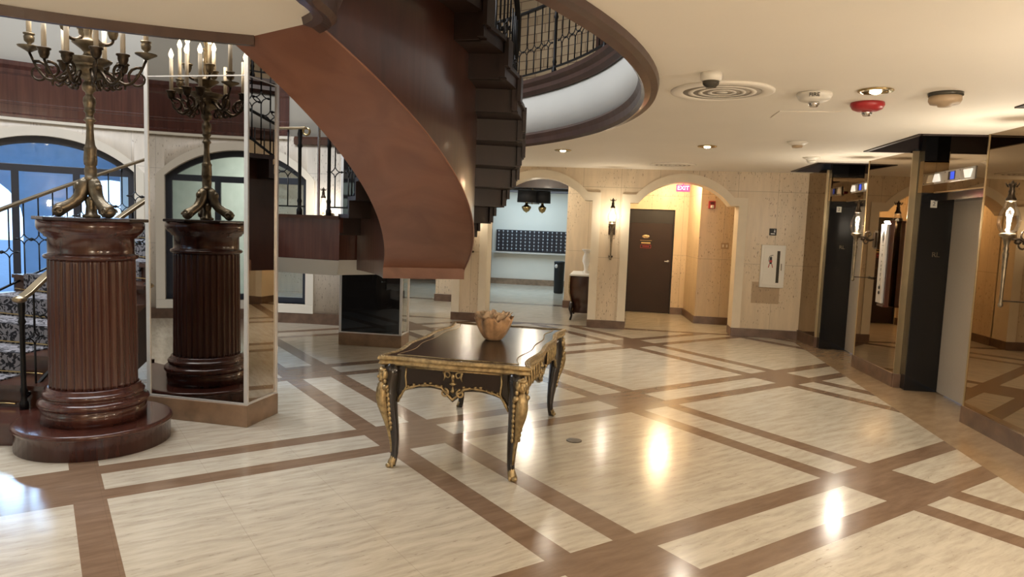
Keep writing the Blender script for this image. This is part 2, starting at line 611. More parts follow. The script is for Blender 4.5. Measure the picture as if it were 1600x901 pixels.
M['wood_dark'] = wood('dark_stained_wood', (0.014, 0.0058, 0.004), (0.024, 0.0095, 0.0066), rough=0.5, coat=0.05)
M['wood_trim'] = wood('brown_ring_trim', (0.044, 0.019, 0.013), (0.066, 0.030, 0.020), rough=0.42, coat=0.15)
M['iron'] = plain('black_iron', (0.012, 0.012, 0.013), 0.45, metal=0.6, var=0.2)
M['brass'] = plain('brass', (0.52, 0.40, 0.20), 0.25, metal=1, var=0.1)
M['brass_worn'] = plain('worn_brass_rail', (0.36, 0.29, 0.19), 0.35, metal=1, var=0.15)
M['bronze'] = plain('antique_bronze', (0.215, 0.175, 0.120), 0.38, metal=0.85, var=0.4, scale=18, bump=0.3)
M['bronze_dark'] = plain('dark_bronze', (0.070, 0.052, 0.036), 0.35, metal=0.9, var=0.4, scale=18, bump=0.2)
M['gilt'] = plain('gilt_bronze', (0.42, 0.32, 0.175), 0.44, metal=0.95, var=0.4, scale=30, bump=0.5)
M['ebony'] = plain('ebonised_wood', (0.012, 0.009, 0.008), 0.22, var=0.2, coat=0.5)
M['ebony_red'] = wood('dark_rosewood', (0.008, 0.0034, 0.003), (0.015, 0.0065, 0.0055), rough=0.32, coat=0.1)
M['leather'] = plain('dark_leather', (0.014, 0.011, 0.010), 0.24, var=0.25, scale=25)
M['alu'] = plain('satin_aluminium', (0.78, 0.78, 0.79), 0.38, metal=0.55, var=0.03)
M['mirror_black'] = plain('black_mirror_glass', (0.012, 0.012, 0.013), 0.02, var=0.0)
M['chrome'] = plain('polished_steel', (0.66, 0.64, 0.62), 0.14, metal=1, var=0.03)
M['mirror'] = plain('bronze_mirror', (0.30, 0.225, 0.145), 0.015, metal=1, var=0.0)
M['mirror_grey'] = plain('grey_mirror', (0.46, 0.43, 0.39), 0.015, metal=1, var=0.0)
M['mirror_edge'] = plain('mirror_edge_strip', (0.45, 0.36, 0.22), 0.3, metal=0.8, var=0.05)
M['black_stone'] = plain('black_granite', (0.010, 0.010, 0.011), 0.12, var=0.3, scale=40)
M['lift_door'] = plain('pale_lift_door', (0.50, 0.45, 0.385), 0.42, metal=0.15, var=0.03, scale=60)
M['white_metal'] = plain('white_enamel', (0.72, 0.69, 0.62), 0.4, var=0.02)
M['steel'] = plain('brushed_steel', (0.58, 0.57, 0.55), 0.42, metal=0.6, var=0.05)
M['dark_glass'] = plain('dark_glass_strip', (0.05, 0.045, 0.035), 0.12, var=0.1)
M['red'] = plain('red_plastic', (0.36, 0.022, 0.025), 0.35, var=0.05)
M['vent_grey'] = plain('vent_gap_shade', (0.36, 0.32, 0.26), 0.7, var=0.1)
M['dark'] = plain('dark_void', (0.012, 0.010, 0.009), 0.5, var=0.2)
M['black'] = plain('black_plastic', (0.008, 0.008, 0.009), 0.55, var=0.1)
M['tan_plastic'] = plain('aged_plastic', (0.42, 0.31, 0.20), 0.5, var=0.05)
M['brown_door'] = plain('brown_painted_door', (0.020, 0.0080, 0.0058), 0.58, var=0.12, scale=3)
M['candle'] = plain('ivory_candle_sleeve', (0.80, 0.71, 0.57), 0.5, var=0.05)
M['bulb'] = plain('lit_bulb', (1, 0.9, 0.7), 0.4, emit=(1.0, 0.80, 0.50), estr=14)
M['glow'] = plain('lit_lantern_flame', (1, 0.95, 0.9), 0.4, emit=(1.0, 0.90, 0.76), estr=16)
M['lens'] = plain('lit_downlight_lens', (1, 0.95, 0.8), 0.4, emit=(1.0, 0.84, 0.58), estr=10)
M['glass'] = glass_mat('window_glass', (0.80, 0.90, 1.0))
M['globe'] = glass_mat('clear_lantern_glass', (0.985, 0.985, 0.985), 0.045)
M['frame'] = plain('dark_bronze_window_frame', (0.016, 0.020, 0.032), 0.4, var=0.1)
M['carpet'] = damask_mat()
M['brick'] = brick_mat()
M['stone_cap'] = plain('dark_marble_top', (0.030, 0.018, 0.018), 0.18, var=0.5, scale=14)
M['onyx'] = plain('onyx', (0.50, 0.31, 0.17), 0.3, var=0.5, scale=11, bump=0.3)
M['onyx_light'] = plain('pale_onyx', (0.66, 0.50, 0.34), 0.35, var=0.35, scale=14, bump=0.3)
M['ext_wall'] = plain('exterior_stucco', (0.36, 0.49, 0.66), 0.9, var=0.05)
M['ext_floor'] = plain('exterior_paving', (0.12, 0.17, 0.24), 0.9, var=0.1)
M['leaf'] = plain('hedge_leaves', (0.05, 0.11, 0.05), 0.8, var=0.5, scale=14, bump=1.0)
M['paper'] = plain('white_notice', (0.80, 0.80, 0.80), 0.7, var=0.02)
M['ink'] = plain('dark_ink', (0.02, 0.02, 0.02), 0.6, var=0.02)
M['pink'] = plain('pink_sign', (0.75, 0.16, 0.25), 0.6, var=0.02)
M['gold_paint'] = plain('gold_lettering', (0.55, 0.38, 0.15), 0.4, metal=0.5, var=0.05)
M['red_paint'] = plain('red_lettering', (0.45, 0.03, 0.03), 0.5, var=0.05)
M['exit_red'] = plain('lit_exit_sign', (0.8, 0.05, 0.12), 0.5, emit=(1.0, 0.06, 0.16), estr=1.6)
M['exit_txt'] = plain('lit_exit_letters', (1, 0.7, 0.7), 0.5, emit=(1.0, 0.55, 0.60), estr=2.6)
M['screen'] = plain('blue_display', (0.01, 0.02, 0.1), 0.3, emit=(0.03, 0.10, 0.85), estr=0.6)
M['arrow'] = plain('lit_hall_lantern', (0.9, 0.85, 0.75), 0.4, emit=(1.0, 0.92, 0.78), estr=0.45)
M['shade'] = plain('black_lamp_shade', (0.010, 0.010, 0.012), 0.7, var=0.1)
M['mail'] = plain('dark_mailbox_door', (0.010, 0.010, 0.016), 0.35, var=0.1)
M['mail_tag'] = plain('mailbox_number_tag', (0.55, 0.60, 0.65), 0.4, var=0.02)
M['curtain'] = plain('pale_lounge_wall', (0.62, 0.64, 0.56), 0.9, var=0.06)

# ------------------------------------------------------------------ the shell
YB = 11.72          # face of the back wall


def arc3(x0, z0, xm, zm, x1, n=22):
    """points on the circular arc from (x0,z0) over (xm,zm) to (x1,z0)"""
    h = zm - z0; c = (x1 - x0)/2
    R = (c*c + h*h)/(2*h)
    zc = zm - R
    a0 = math.acos(max(-1, min(1, c/R)))
    if zc > z0:
        a0 = -a0
    a0 = atan2(z0 - zc, c)
    return [(xm - R*cos(a0 + (pi - 2*a0)*i/n), zc + R*sin(a0 + (pi - 2*a0)*i/n)) for i in range(n + 1)]


def arch_outline(x0, x1, zs, za, sh):
    xm = (x0 + x1)/2
    return [(x0, 0), (x0, zs)] + arc3(x0 + sh, zs, xm, za, x1 - sh) + [(x1, zs), (x1, 0)]


def arch_trim(x0, x1, zs, za, sh, t=0.135):
    i = arch_outline(x0, x1, zs, za, sh)
    xm = (x0 + x1)/2
    o = [(x0 - t, 0), (x0 - t, zs + t)] + arc3(x0 + sh - t*0.35, zs + t, xm, za + t, x1 - sh + t*0.35) + [(x1 + t, zs + t), (x1 + t, 0)]
    return i, o


ARCHES = [(-4.42, -2.80, 2.10, 2.46, 0.13), (-2.20, -0.455, 2.12, 2.47, 0.13), (0.165, 1.885, 2.10, 2.46, 0.13)]

b = MB()
b.box(-9, 4.6, -2.3, 20.2, -0.12, 0)
struct(b.build('floor', M['floor']))

# opening in the lobby ceiling: balcony edge, notch by the top of the stairs, then the great ring
E1 = [(-4.62, -0.25), (-4.56, 0.4), (-4.40, 1.15), (-4.05, 1.95), (-3.56, 2.62), (-3.06, 3.07), (-2.785, 3.285), (-2.48, 3.465), (-2.25, 3.575), (-2.02, 3.665)]
E = [(-1.50, 3.385), (-1.38, 3.27), (-1.33, 3.10), (-1.33, 2.92), (-1.25, 2.76), (-1.05, 2.66), (-0.80, 2.63), (-0.57, 2.71), (-0.40, 2.88)]


def smooth_path(P, k=3):
    for _ in range(k):
        Q = [P[0]]
        for a, c in zip(P[:-1], P[1:]):
            Q.append((0.75*a[0] + 0.25*c[0], 0.75*a[1] + 0.25*c[1]))
            Q.append((0.25*a[0] + 0.75*c[0], 0.25*a[1] + 0.75*c[1]))
        Q.append(P[-1]); P = Q
    return P


E1 = smooth_path(E1, 2)
E2 = smooth_path(E + [tuple(cyl(-24, 4.655, 0)[:2])], 2) + [tuple(cyl(t, 4.655, 0)[:2]) for t in range(-22, 85, 2)]


E = E1 + E2


def offs(path, d):
    out = []
    for i in range(len(path)):
        p0, p2 = Vector(path[max(0, i - 1)]), Vector(path[min(len(path) - 1, i + 1)])
        t = (p2 - p0).normalized()
        out.append((path[i][0] + t.y*d, path[i][1] - t.x*d))
    return out


RECESS = [(2.585, 3.42, 9.93, 11.36), (2.70, 3.58, 7.03, 8.47), (2.76, 3.58, 4.10, 5.53)]
outer = [p for p in offs(E1, 0.03) if p[0] < -2.22] + [(-2.20, 3.755), (-1.54, 3.39)] + offs(E2, 0.05) + [tuple(cyl(84.5, 5.38, 0)[:2]), (-4.5, 11.9), (3.75, 11.9), (3.75, -2.2), (-3.75, -2.2), tuple(cyl(280, 5.38, 0)[:2])]
b = MB()
b.prism(outer, ZC, ZC + 0.06, holes=[[(x0, y0), (x1, y0), (x1, y1), (x0, y1)] for x0, x1, y0, y1 in RECESS])
struct(b.build('ceiling', M['ceiling']))
for k, (x0, x1, y0, y1) in enumerate(RECESS):
    b = MB()
    b.box(x0 - 0.02, x0 + 0.02, y0 - 0.02, y1 + 0.02, ZC - 0.012, ZC + 0.30)
    b.box(x0, x1, y0 - 0.02, y0 + 0.02, ZC - 0.012, ZC + 0.30)
    b.box(x0, x1, y1 - 0.02, y1 + 0.02, ZC - 0.012, ZC + 0.30)
    b.box(x0, x1 + 0.02, y0, y1, ZC + 0.28, ZC + 0.31)
    struct(b.build('trim_%d' % (20 + k), M['wood_dark']))

b = MB()
b.sweep(E2, [(-0.005, 2.615), (0.02, 2.59), (0.06, 2.61), (0.105, 2.615), (0.115, 2.655), (0.06, 2.72), (0.0, 2.74), (-0.03, 2.71), (-0.012, 2.665)], smooth=False)
b.sweep(E1, [(0.0, 2.60), (0.035, 2.60), (0.045, 2.655), (0.03, 2.72), (0.0, 2.74), (-0.02, 2.71), (-0.01, 2.665)], smooth=False)
struct(b.build('trim_1', M['wood_trim']))
b = MB()
for EE in (E1, E2):
    b.sweep(EE, [(0.02, 2.69), (0.02, 3.20), (0.06, 3.20), (0.06, 2.69)], smooth=True)
struct(b.build('wall_gallery', M['grey_plaster']))
b = MB()
for EE in (E1, E2):
    b.sweep(EE, [(0.0, 3.16), (-0.035, 3.20), (-0.02, 3.25), (-0.055, 3.29), (-0.05, 3.335), (0.14, 3.335), (0.14, 3.16)], smooth=False)
struct(b.build('trim_2', M['wood_trim']))
# upper floor
outer2 = offs(E, 0.1) + [tuple(cyl(t, 6.45, 0)[:2]) for t in (84.5, 70, 50, 30, 10, -10, -30, -50, -70, -82)]
b = MB(); b.prism(outer2, 3.18, 3.32)
struct(b.build('ceiling_gallery_slab', M['plaster']))

# back wall with three shouldered arches
poly = [(-4.55, 0)]
for (x0, x1, zs, za, sh) in ARCHES:
    poly += arch_outline(x0 - 0.02, x1 + 0.02, zs + 0.02, za + 0.03, sh + 0.02)
poly += [(3.05, 0), (3.05, ZC + 0.02), (-4.55, ZC + 0.02)]
b = MB(); b.prism(poly, YB, YB + 0.36, f=lambda p, q, a: (p, a, q))
struct(b.build('wall_back', M['trav_x']))
for k, a in enumerate(ARCHES):
    i, o = arch_trim(*a)
    b = MB()
    n = len(i)
    ring = i + o[::-1]
    vs, fs = [], []
    for (y) in (YB - 0.028, YB + 0.385):
        vs += [(p[0], y, p[1]) for p in i] + [(p[0], y, p[1]) for p in o]
    N = 2*n
    for j in range(n - 1):
        fs += [(j, j + 1, n + j + 1, n + j), (N + j, N + n + j, N + n + j + 1, N + j + 1)]
        fs += [(j, N + j, N + j + 1, j + 1), (n + j, n + j + 1, N + n + j + 1, N + n + j)]
    b.add(vs, fs)
    # inner lining a hair in front of the reveal
    lin = [(p[0], p[1]) for p in i]
    struct(b.build('trim_%d' % (3 + k), M['trim']))
# baseboards of the piers and the right end
b = MB()
for (x0, x1) in ((-2.80, -2.20), (-0.455, 0.165), (1.885, 2.93)):
    b.box(x0 - 0.006, x1 + 0.006, YB - 0.036, YB + 0.39, 0, 0.135)
struct(b.build('baseboard_back', M['basebd'], bevel=0.004))
# patch of unfaded stone below the fire cabinet
b = MB(); b.box(2.17, 2.60, YB - 0.004, YB + 0.01, 0.555, 0.90)
struct(b.build('trim_30', M['trav_old']))

# alcove behind the right arch
ALC = [(0.17, 12.08), (0.17, 14.25), (0.19, 14.25)]
b = MB()
b.box(-0.05, 0.165, 12.08, 14.3, 0, ZC)
struct(b.build('wall_alcove_left', M['trav_y']))
b = MB()
b.box(0.165, 0.19, 14.25, 14.4, 0, ZC); b.box(1.09, 1.40, 14.25, 14.4, 0, ZC); b.box(0.19, 1.09, 14.25, 14.4, 2.075, ZC)
b.box(1.44, 2.75, 13.02, 13.2, 0, ZC)
struct(b.build('wall_alcove_back', M['trav_x']))
b = MB(); b.box(0.1, 1.3, 14.40, 14.5, -0.1, 2.4)  # added dark block, stops light leaking in under the door
struct(b.build('light_stop_behind_door', M['dark']))
b = MB()
b.prism([(1.345, 14.25), (1.44, 13.02), (1.62, 13.1), (1.5, 14.3)], 0, ZC)
b.box(2.70, 2.8, 12.0, 13.2, 0, ZC)
struct(b.build('wall_alcove_right', M['trav_y']))
b = MB()
b.sweep([(0.165, 12.09), (0.165, 14.25)], [(0, 0), (0.02, 0), (0.02, 0.135), (0, 0.135)])
b.sweep([(1.09, 14.25), (1.345, 14.25), (1.44, 13.02), (2.70, 13.02)], [(0, 0), (0.022, 0), (0.022, 0.135), (0, 0.135)])
struct(b.build('baseboard_alcove', M['basebd']))
b = MB(); b.box(-0.06, 2.8, 12.06, 14.45, ZC, ZC + 0.06)
struct(b.build('ceiling_alcove', M['ceiling']))

# door with its plaques
d = MB()
d.box(0.19, 1.09, 14.30, 14.35, 0.008, 1.80)
door = struct(d.build('door_1', M['brown_door'], bevel=0.004))
d = MB(); d.box(0.19, 1.09, 14.305, 14.36, 1.80, 2.07); d.box(0.19, 0.215, 14.262, 14.36, 0, 2.07); d.box(1.065, 1.09, 14.262, 14.36, 0, 2.07)
struct(d.build('trim_31', M['dark'], bevel=0.003))
d = MB(); d.lathe([(0.026, 0), (0.026, 0.006), (0.012, 0.012), (0.012, 0.045)], 16)
vs = [(1.0 + v[0], 14.30 - v[2], 1.05 + v[1]) for v in d.v]
d.v = vs
d.box(0.93, 1.01, 14.245, 14.262, 1.043, 1.060)
d.build('door_handle', M['steel'], door)
d = MB(); d.ball((0.54, 14.299, 1.53), (0.075, 0.006, 0.035), 18)
d.build('crest_plate', M['gilt'], door)
d = MB(); d.box(0.43, 0.66, 14.292, 14.30, 1.375, 1.455); d.box(0.44, 0.65, 14.290, 14.30, 1.30, 1.365)
pl = d.build('door_sign', M['black'], door)
d = MB(); d.box(0.43, 0.66, 14.288, 14.291, 1.448, 1.455); d.box(0.455, 0.635, 14.288, 14.291, 1.39, 1.415)
d.build('sign_line', M['gold_paint'], pl)
d = MB()
d.box(0.44, 0.65, 14.286, 14.291, 1.30, 1.306); d.box(0.44, 0.65, 14.286, 14.291, 1.359, 1.365)
d.box(0.44, 0.446, 14.286, 14.291, 1.30, 1.365); d.box(0.644, 0.65, 14.286, 14.291, 1.30, 1.365)
for i in range(7):
    d.box(0.485 + 0.019*i, 0.497 + 0.019*i, 14.286, 14.291, 1.325, 1.342)
d.build('sign_lettering', M['red_paint'], pl)

# hall and mail lobby beyond the left arches
b = MB()
b.box(-0.10, -0.05, 12.08, 14.35, 0, ZC)
struct(b.build('wall_hall_right', M['trav_y']))
b = MB()
b.box(-1.06, -0.05, 14.36, 14.7, 0, 3.3); b.box(-3.78, -3.42, 14.33, 14.7, 0, 3.3); b.box(-9, -6.4, 14.36, 14.7, 0, 3.3)
struct(b.build('wall_hall_back', M['trav_x']))
b = MB(); b.box(-1.08, -0.05, 14.335, 14.71, 0, 0.15); b.box(-3.80, -3.40, 14.305, 14.71, 0, 0.15)
b.box(-0.12, -0.10, 12.1, 14.35, 0, 0.15)
struct(b.build('baseboard_hall', M['basebd']))
b = MB(); b.box(-6.4, -1.06, 14.36, 14.7, 2.44, 2.66)
struct(b.build('trim_32', M['wood_dark']))
b = MB(); b.box(-9, -0.05, 12.08, 14.5, ZC, ZC + 0.06)
struct(b.build('ceiling_hall', M['ceiling']))
b = MB(); b.box(-9, 0.1, 14.5, 19.6, 2.62, 2.68)
struct(b.build('ceiling_lobby', M['plaster']))
b = MB()
for y in (15.5, 17.0, 18.6):
    b.box(-9, -0.1, y - 0.05, y + 0.05, 2.52, 2.62)
struct(b.build('trim_33', M['wood_dark']))
b = MB()
b.box(-9, 0.1, 19.3, 19.5, 0, 3.2)
struct(b.build('wall_lobby_back', M['plaster']))
b = MB(); b.box(-0.12, 0.1, 14.7, 19.5, 0, 3.2)
struct(b.build('wall_lobby_right', M['trav_y']))
b = MB(); b.box(-9.25, -9.1, 12.0, 19.5, 0, 3.2); b.box(-9.25, -7.5, 11.9, 12.08, 0, 3.2)
struct(b.build('wall_lobby_left', M['plaster']))
b = MB(); b.box(-9, -1.2, 19.24, 19.3, 0, 0.16)
struct(b.build('baseboard_lobby', M['basebd_l']))

# right wall: mirror panels between three lift recesses
def vpanel(p0, p1, z0, z1, mat, name, th=0.03, parent=None, side=1):
    p0, p1 = Vector(p0), Vector(p1)
    t = (p1 - p0).normalized(); n = Vector((t.y, -t.x))*th*side
    b_ = MB(); b_.prism([tuple(p0), tuple(p1), tuple(p1 + n), tuple(p0 + n)], z0, z1)
    return struct(b_.build(name, mat, parent))


RW = []
b = MB()   # core behind the mirrors
b.prism([(2.96, 11.8), (3.03, 11.05), (3.10, 10.96), (3.42, 10.96), (3.42, 11.8)], 0, ZC + 0.02)
b.prism([(3.13, 9.52), (3.20, 8.42), (3.60, 8.38), (3.60, 9.52)], 0, ZC + 0.02)
b.prism([(3.29, 6.93), (3.33, 5.60), (3.75, 5.57), (3.75, 6.93)], 0, ZC + 0.02)
b.prism([(3.29, 4.02), (3.33, -2.2), (3.75, -2.2), (3.75, 4.02)], 0, ZC + 0.02)
struct(b.build('wall_right_core', M['dark']))
MIR = [((2.93, 11.71), (3.005, 11.03)), ((3.10, 9.55), (3.17, 8.395)), ((3.26, 6.96), (3.30, 5.57)), ((3.26, 4.05), (3.30, -2.2))]
for k, (p0, p1) in enumerate(MIR):
    vpanel(p0, p1, 0.15, ZC, M['mirror'], 'wall_right_mirror', 0.02, side=-1)
    vpanel((p0[0] - 0.02, p0[1] + 0.005), (p1[0] - 0.02, p1[1] - 0.005), 0, 0.155, M['basebd'], 'baseboard_right', 0.06, side=-1)
b = MB()
for (x, y) in ((3.005, 11.03), (3.17, 8.395), (3.26, 6.965), (3.30, 5.57), (3.10, 9.555)):
    b.box(x - 0.006, x + 0.012, y - 0.012, y + 0.006, 0.15, ZC)
b.box(3.165, 3.29, 8.385, 8.395, 0.15, ZC)
b.box(3.0, 3.12, 11.015, 11.03, 0.15, ZC)
struct(b.build('trim_34', M['mirror_edge']))
b = MB()
b.box(3.16, 3.29, 8.355, 8.395, 0, 0.155); b.box(2.99, 3.12, 10.99, 11.03, 0, 0.155)
struct(b.build('baseboard_return', M['basebd']))
# lifts: black stone jambs, head, doors, mirrored header
LIFT = [(3.03, 3.375, 10.87, 9.3, 3.395), (3.23, 3.55, 8.235, 6.7, 3.565), (3.26, 3.58, 5.52, 3.9, 3.59)]
for k, (xa, xb, yf, yn, xd) in enumerate(LIFT):
    b = MB()
    b.box(xa, xb + 0.1, yf, yf + 0.11, 0, 2.19)
    b.box(xa - 0.0, xa + 0.05, yf + 0.1, yf + 0.16, 0, ZC)
    b.box(xa, xb + 0.1, yf, yf + 0.11, 2.53, ZC + 0.25)
    jb = struct(b.build('door_jamb_%d' % (2 + k), M['black_stone'], bevel=0.006))
    b = MB(); b.box(xa, xb + 0.1, yf, yf + 0.11, 2.19, 2.53)
    struct(b.build('wall_right_jamb_mirror', M['mirror']))
    if k < 2:
        xm = xa + (xb - xa)*0.62
        tb = text_mesh('RL', 0.075, (xm, yf - 0.002, 1.52), (1, 0, 0), (0, 0, 1), 0.003)
        tb.build('lettering', M['bronze'], jb)
        nb = MB(); nb.box(xa + 0.10, xa + 0.165, yf - 0.006, yf, 2.03, 2.11)
        np_ = nb.build('floor_number_plate', M['white_metal'], jb)
        text_mesh('2', 0.06, (xa + 0.1325, yf - 0.0075, 2.07), (1, 0, 0), (0, 0, 1), 0.001).build('lettering', M['ink'], np_)
    b = MB(); b.box(xd, xd + 0.06, yn, yf - 0.002, 0.012, 2.10)
    b.box(xd - 0.004, xd, yn, yf - 0.02, 0.012, 0.014)
    struct(b.build('door_%d' % (2 + k), M['lift_door']))
    b = MB(); xh = xd - (0.13, 0.20, 0.2)[k]
    b.box(xh, xd + 0.06, yn, yf - 0.002, 2.10, 2.185)
    struct(b.build('trim_%d' % (40 + k), M['black_stone'], bevel=0.003))
    b = MB(); b.box(xh - 0.01, xd + 0.06, yn, yf - 0.003, 2.195, ZC + 0.29)
    struct(b.build('wall_right_header', M['mirror']))
    b = MB(); b.box(xh - 0.015, xd - 0.02, yn, yf - 0.003, 2.183, 2.197)
    struct(b.build('trim_%d' % (50 + k), M['mirror_edge']))

# walls behind the camera, closing the lobby
b = MB()
b.box(-3.7, 3.8, -2.3, -2.15, 0, ZC)
struct(b.build('wall_front', M['trav_x']))
b = MB(); b.box(-3.78, -3.62, -2.3, -0.15, 0, ZC + 0.5)
struct(b.build('wall_left', M['trav_y']))
b = MB(); b.prism([tuple(cyl(84.5, 5.3, 0)[:2]), (-4.42, 11.75), (-4.62, 11.75), tuple(cyl(84.5, 5.5, 0)[:2]), ], 0, ZC)
struct(b.build('wall_left_return', M['trav_y']))

# rotunda wall with three arched windows
WINS = [132.3, 104.9, 246.0]
HA = 12.0; ZSILL = 0.30; ZSP = 2.24; ZAP = 2.68; RW_ = 5.3


def warch(d, extra=0.0):
    """opening height at angle d (degrees) off the window axis"""
    c = HA*RAD(1)*RW_ + extra; h = ZAP - ZSP + extra
    R = (c*c + h*h)/(2*h); zc = ZAP + extra - R
    x = abs(d)*RAD(1)*RW_
    return zc + sqrt(max(0, R*R - x*x)) if x <= c else None


b = MB()
tr = MB()
th = 84.0
step = 0.75
ths = []
k = 0
while th < 281:
    ths.append(th); th += step
for wc in WINS:
    ths += [wc - HA, wc + HA]
ths = sorted(set(round(t, 4) for t in ths))
for t0, t1 in zip(ths[:-1], ths[1:]):
    if t1 - t0 < 1e-3:
        continue
    tm = (t0 + t1)/2
    win = [wc for wc in WINS if abs(tm - wc) < HA]
    if not win:
        b.add([cyl(t0, RW_, 0), cyl(t1, RW_, 0), cyl(t1, RW_, 2.9), cyl(t0, RW_, 2.9)], [(0, 1, 2, 3)], True)
    else:
        wc = win[0]
        a0, a1 = warch(min(HA, abs(t0 - wc))), warch(min(HA, abs(t1 - wc)))
        b.add([cyl(t0, RW_, 0), cyl(t1, RW_, 0), cyl(t1, RW_, ZSILL), cyl(t0, RW_, ZSILL)], [(0, 1, 2, 3)], True)
        b.add([cyl(t0, RW_, a0), cyl(t1, RW_, a1), cyl(t1, RW_, 2.9), cyl(t0, RW_, 2.9)], [(0, 1, 2, 3)], True)
        RO = RW_ + 0.3
        tr.add([cyl(t0, RW_, a0), cyl(t1, RW_, a1), cyl(t1, RO, a1), cyl(t0, RO, a0)], [(0, 1, 2, 3)], True)
        tr.add([cyl(t0, RW_, ZSILL), cyl(t1, RW_, ZSILL), cyl(t1, RO, ZSILL), cyl(t0, RO, ZSILL)], [(0, 1, 2, 3)], True)
for wc in WINS:
    for sgn in (-1, 1):
        t = wc + sgn*HA
        tr.add([cyl(t, RW_, ZSILL), cyl(t, RW_, ZSP), cyl(t, RW_ + 0.3, ZSP), cyl(t, RW_ + 0.3, ZSILL)], [(0, 1, 2, 3)])
wl = struct(b.build('wall_rotunda', M['trav_c']))
so = wl.modifiers.new('thickness', 'SOLIDIFY'); so.thickness = 0.22; so.offset = 1
# outer skin so the solidified wall faces outward whichever way its normals run
struct(tr.build('trim_6', M['plaster']))
b = MB()
for j in range(0, 197):
    t0 = 84 + j
    b.add([cyl(t0, RW_, 2.9), cyl(t0 + 1, RW_, 2.9), cyl(t0 + 1, RW_, 6.2), cyl(t0, RW_, 6.2)], [(0, 1, 2, 3)], True)
wl = struct(b.build('wall_rotunda_upper', M['grey_plaster']))
so = wl.modifiers.new('thickness', 'SOLIDIFY'); so.thickness = 0.22; so.offset = 1
# raised plaster surrounds and sills
b = MB()
for wc in WINS:
    n = 40
    inn, out = [], []
    for i in range(n + 1):
        d = -HA + 2*HA*i/n
        inn.append((wc + d, warch(d)))
    ex = 0.13
    HO = HA + ex/RAD(1)/RW_
    for i in range(n + 1):
        d = -HO + 2*HO*i/n
        z = warch(d, ex)
        out.append((wc + d, z if z else ZSP))
    inn = [(wc - HA, ZSILL)] + inn + [(wc + HA, ZSILL)]
    out = [(wc - HO, ZSILL)] + out + [(wc + HO, ZSILL)]
    N = len(inn)
    vs = []
    for R in (RW_ - 0.03, RW_ + 0.02):
        vs += [cyl(t, R, z) for t, z in inn] + [cyl(t, R, z) for t, z in out]
    fs = []
    for j in range(N - 1):
        fs += [(j, j + 1, N + j + 1, N + j), (2*N + j, 2*N + N + j, 3*N + j + 1, 2*N + j + 1),
               (j, 2*N + j, 2*N + j + 1, j + 1), (N + j, N + j + 1, 3*N + j + 1, 3*N + j)]
    b.add(vs, fs)
    b.bar([cyl(wc + d, RW_ + 0.05, ZSILL - 0.07) for d in [-HO + 2*HO*i/16 for i in range(17)]],
          [cyl(wc + d, 1, 0) - cyl(wc + d, 0, 0) for d in [-HO + 2*HO*i/16 for i in range(17)]], 0.068, 0.085)
struct(b.build('trim_7', M['plaster']))
# window frames and panes
for k, wc in enumerate(WINS):
    R = RW_ + 0.13
    b = MB()

    def rb(pts, hw=0.045, hd=0.03):
        b.bar([cyl(t, R, z) for t, z in pts], [cyl(t, 1, 0) - cyl(t, 0, 0) for t, z in pts], hw, hd)
    i_ = HA - 0.5
    n = 30
    rb([(wc - i_ + 2*i_*j/n, warch(-i_ + 2*i_*j/n) - 0.045) for j in range(n + 1)], 0.05)
    rb([(wc - i_ + 2*i_*j/12, ZSP - 0.02) for j in range(13)], 0.05)
    rb([(wc - i_ + 2*i_*j/12, ZSILL + 0.045) for j in range(13)], 0.045)
    for d in (-i_, i_):
        rb([(wc + d, ZSILL), (wc + d, ZSP + 0.03)], 0.05)
    for d in (-0.34*i_, 0.34*i_):
        rb([(wc + d, ZSILL), (wc + d, ZSP)], 0.045)
    wf = struct(b.build('window_%d' % (k + 1), M['frame'], bevel=0.004))
    g = MB()
    n = 24
    for j in range(n):
        d0, d1 = -i_ + 2*i_*j/n, -i_ + 2*i_*(j + 1)/n
        g.add([cyl(wc + d0, R + 0.005, ZSILL), cyl(wc + d1, R + 0.005, ZSILL), cyl(wc + d1, R + 0.005, warch(d1) - 0.04), cyl(wc + d0, R + 0.005, warch(d0) - 0.04)], [(0, 1, 2, 3)], True)
    g.build('glass_pane', M['glass'], wf)
b = MB()
for a0, a1 in ((84, 281),):
    pts = [tuple(cyl(t, RW_, 0)[:2]) for t in range(a1, a0 - 1, -2)]
    b.sweep(pts, [(0, 0), (0.025, 0), (0.025, 0.17), (0, 0.17)])
    struct(b.build('baseboard_rotunda', M['basebd']))
# brown panelled band around the double-height wall
b = MB()
pts = [tuple(cyl(t, RW_, 0)[:2]) for t in range(262, 95, -2)]
b.sweep(pts, [(0, 2.90), (0.035, 2.90), (0.035, 2.94), (0.015, 2.96), (0.015, 3.07), (0.022, 3.08), (0.022, 3.11), (0.013, 3.12), (0.013, 3.47), (0.03, 3.50), (0.03, 3.55), (0.055, 3.60), (0.055, 3.66), (0, 3.66)])
struct(b.build('trim_8', M['wood_red']))
b = MB()
b.sweep(pts, [(0, 2.855), (0.05, 2.855), (0.05, 2.895), (0, 2.895)])
struct(b.build('trim_9', M['plaster']))
b = MB()
pts2 = [tuple(cyl(t, RW_, 0)[:2]) for t in range(95, 83, -1)]
b.sweep(pts2, [(0, 2.78), (0.05, 2.78), (0.06, 2.86), (0.03, 2.90), (0, 2.90)])
struct(b.build('trim_10', M['wood']))
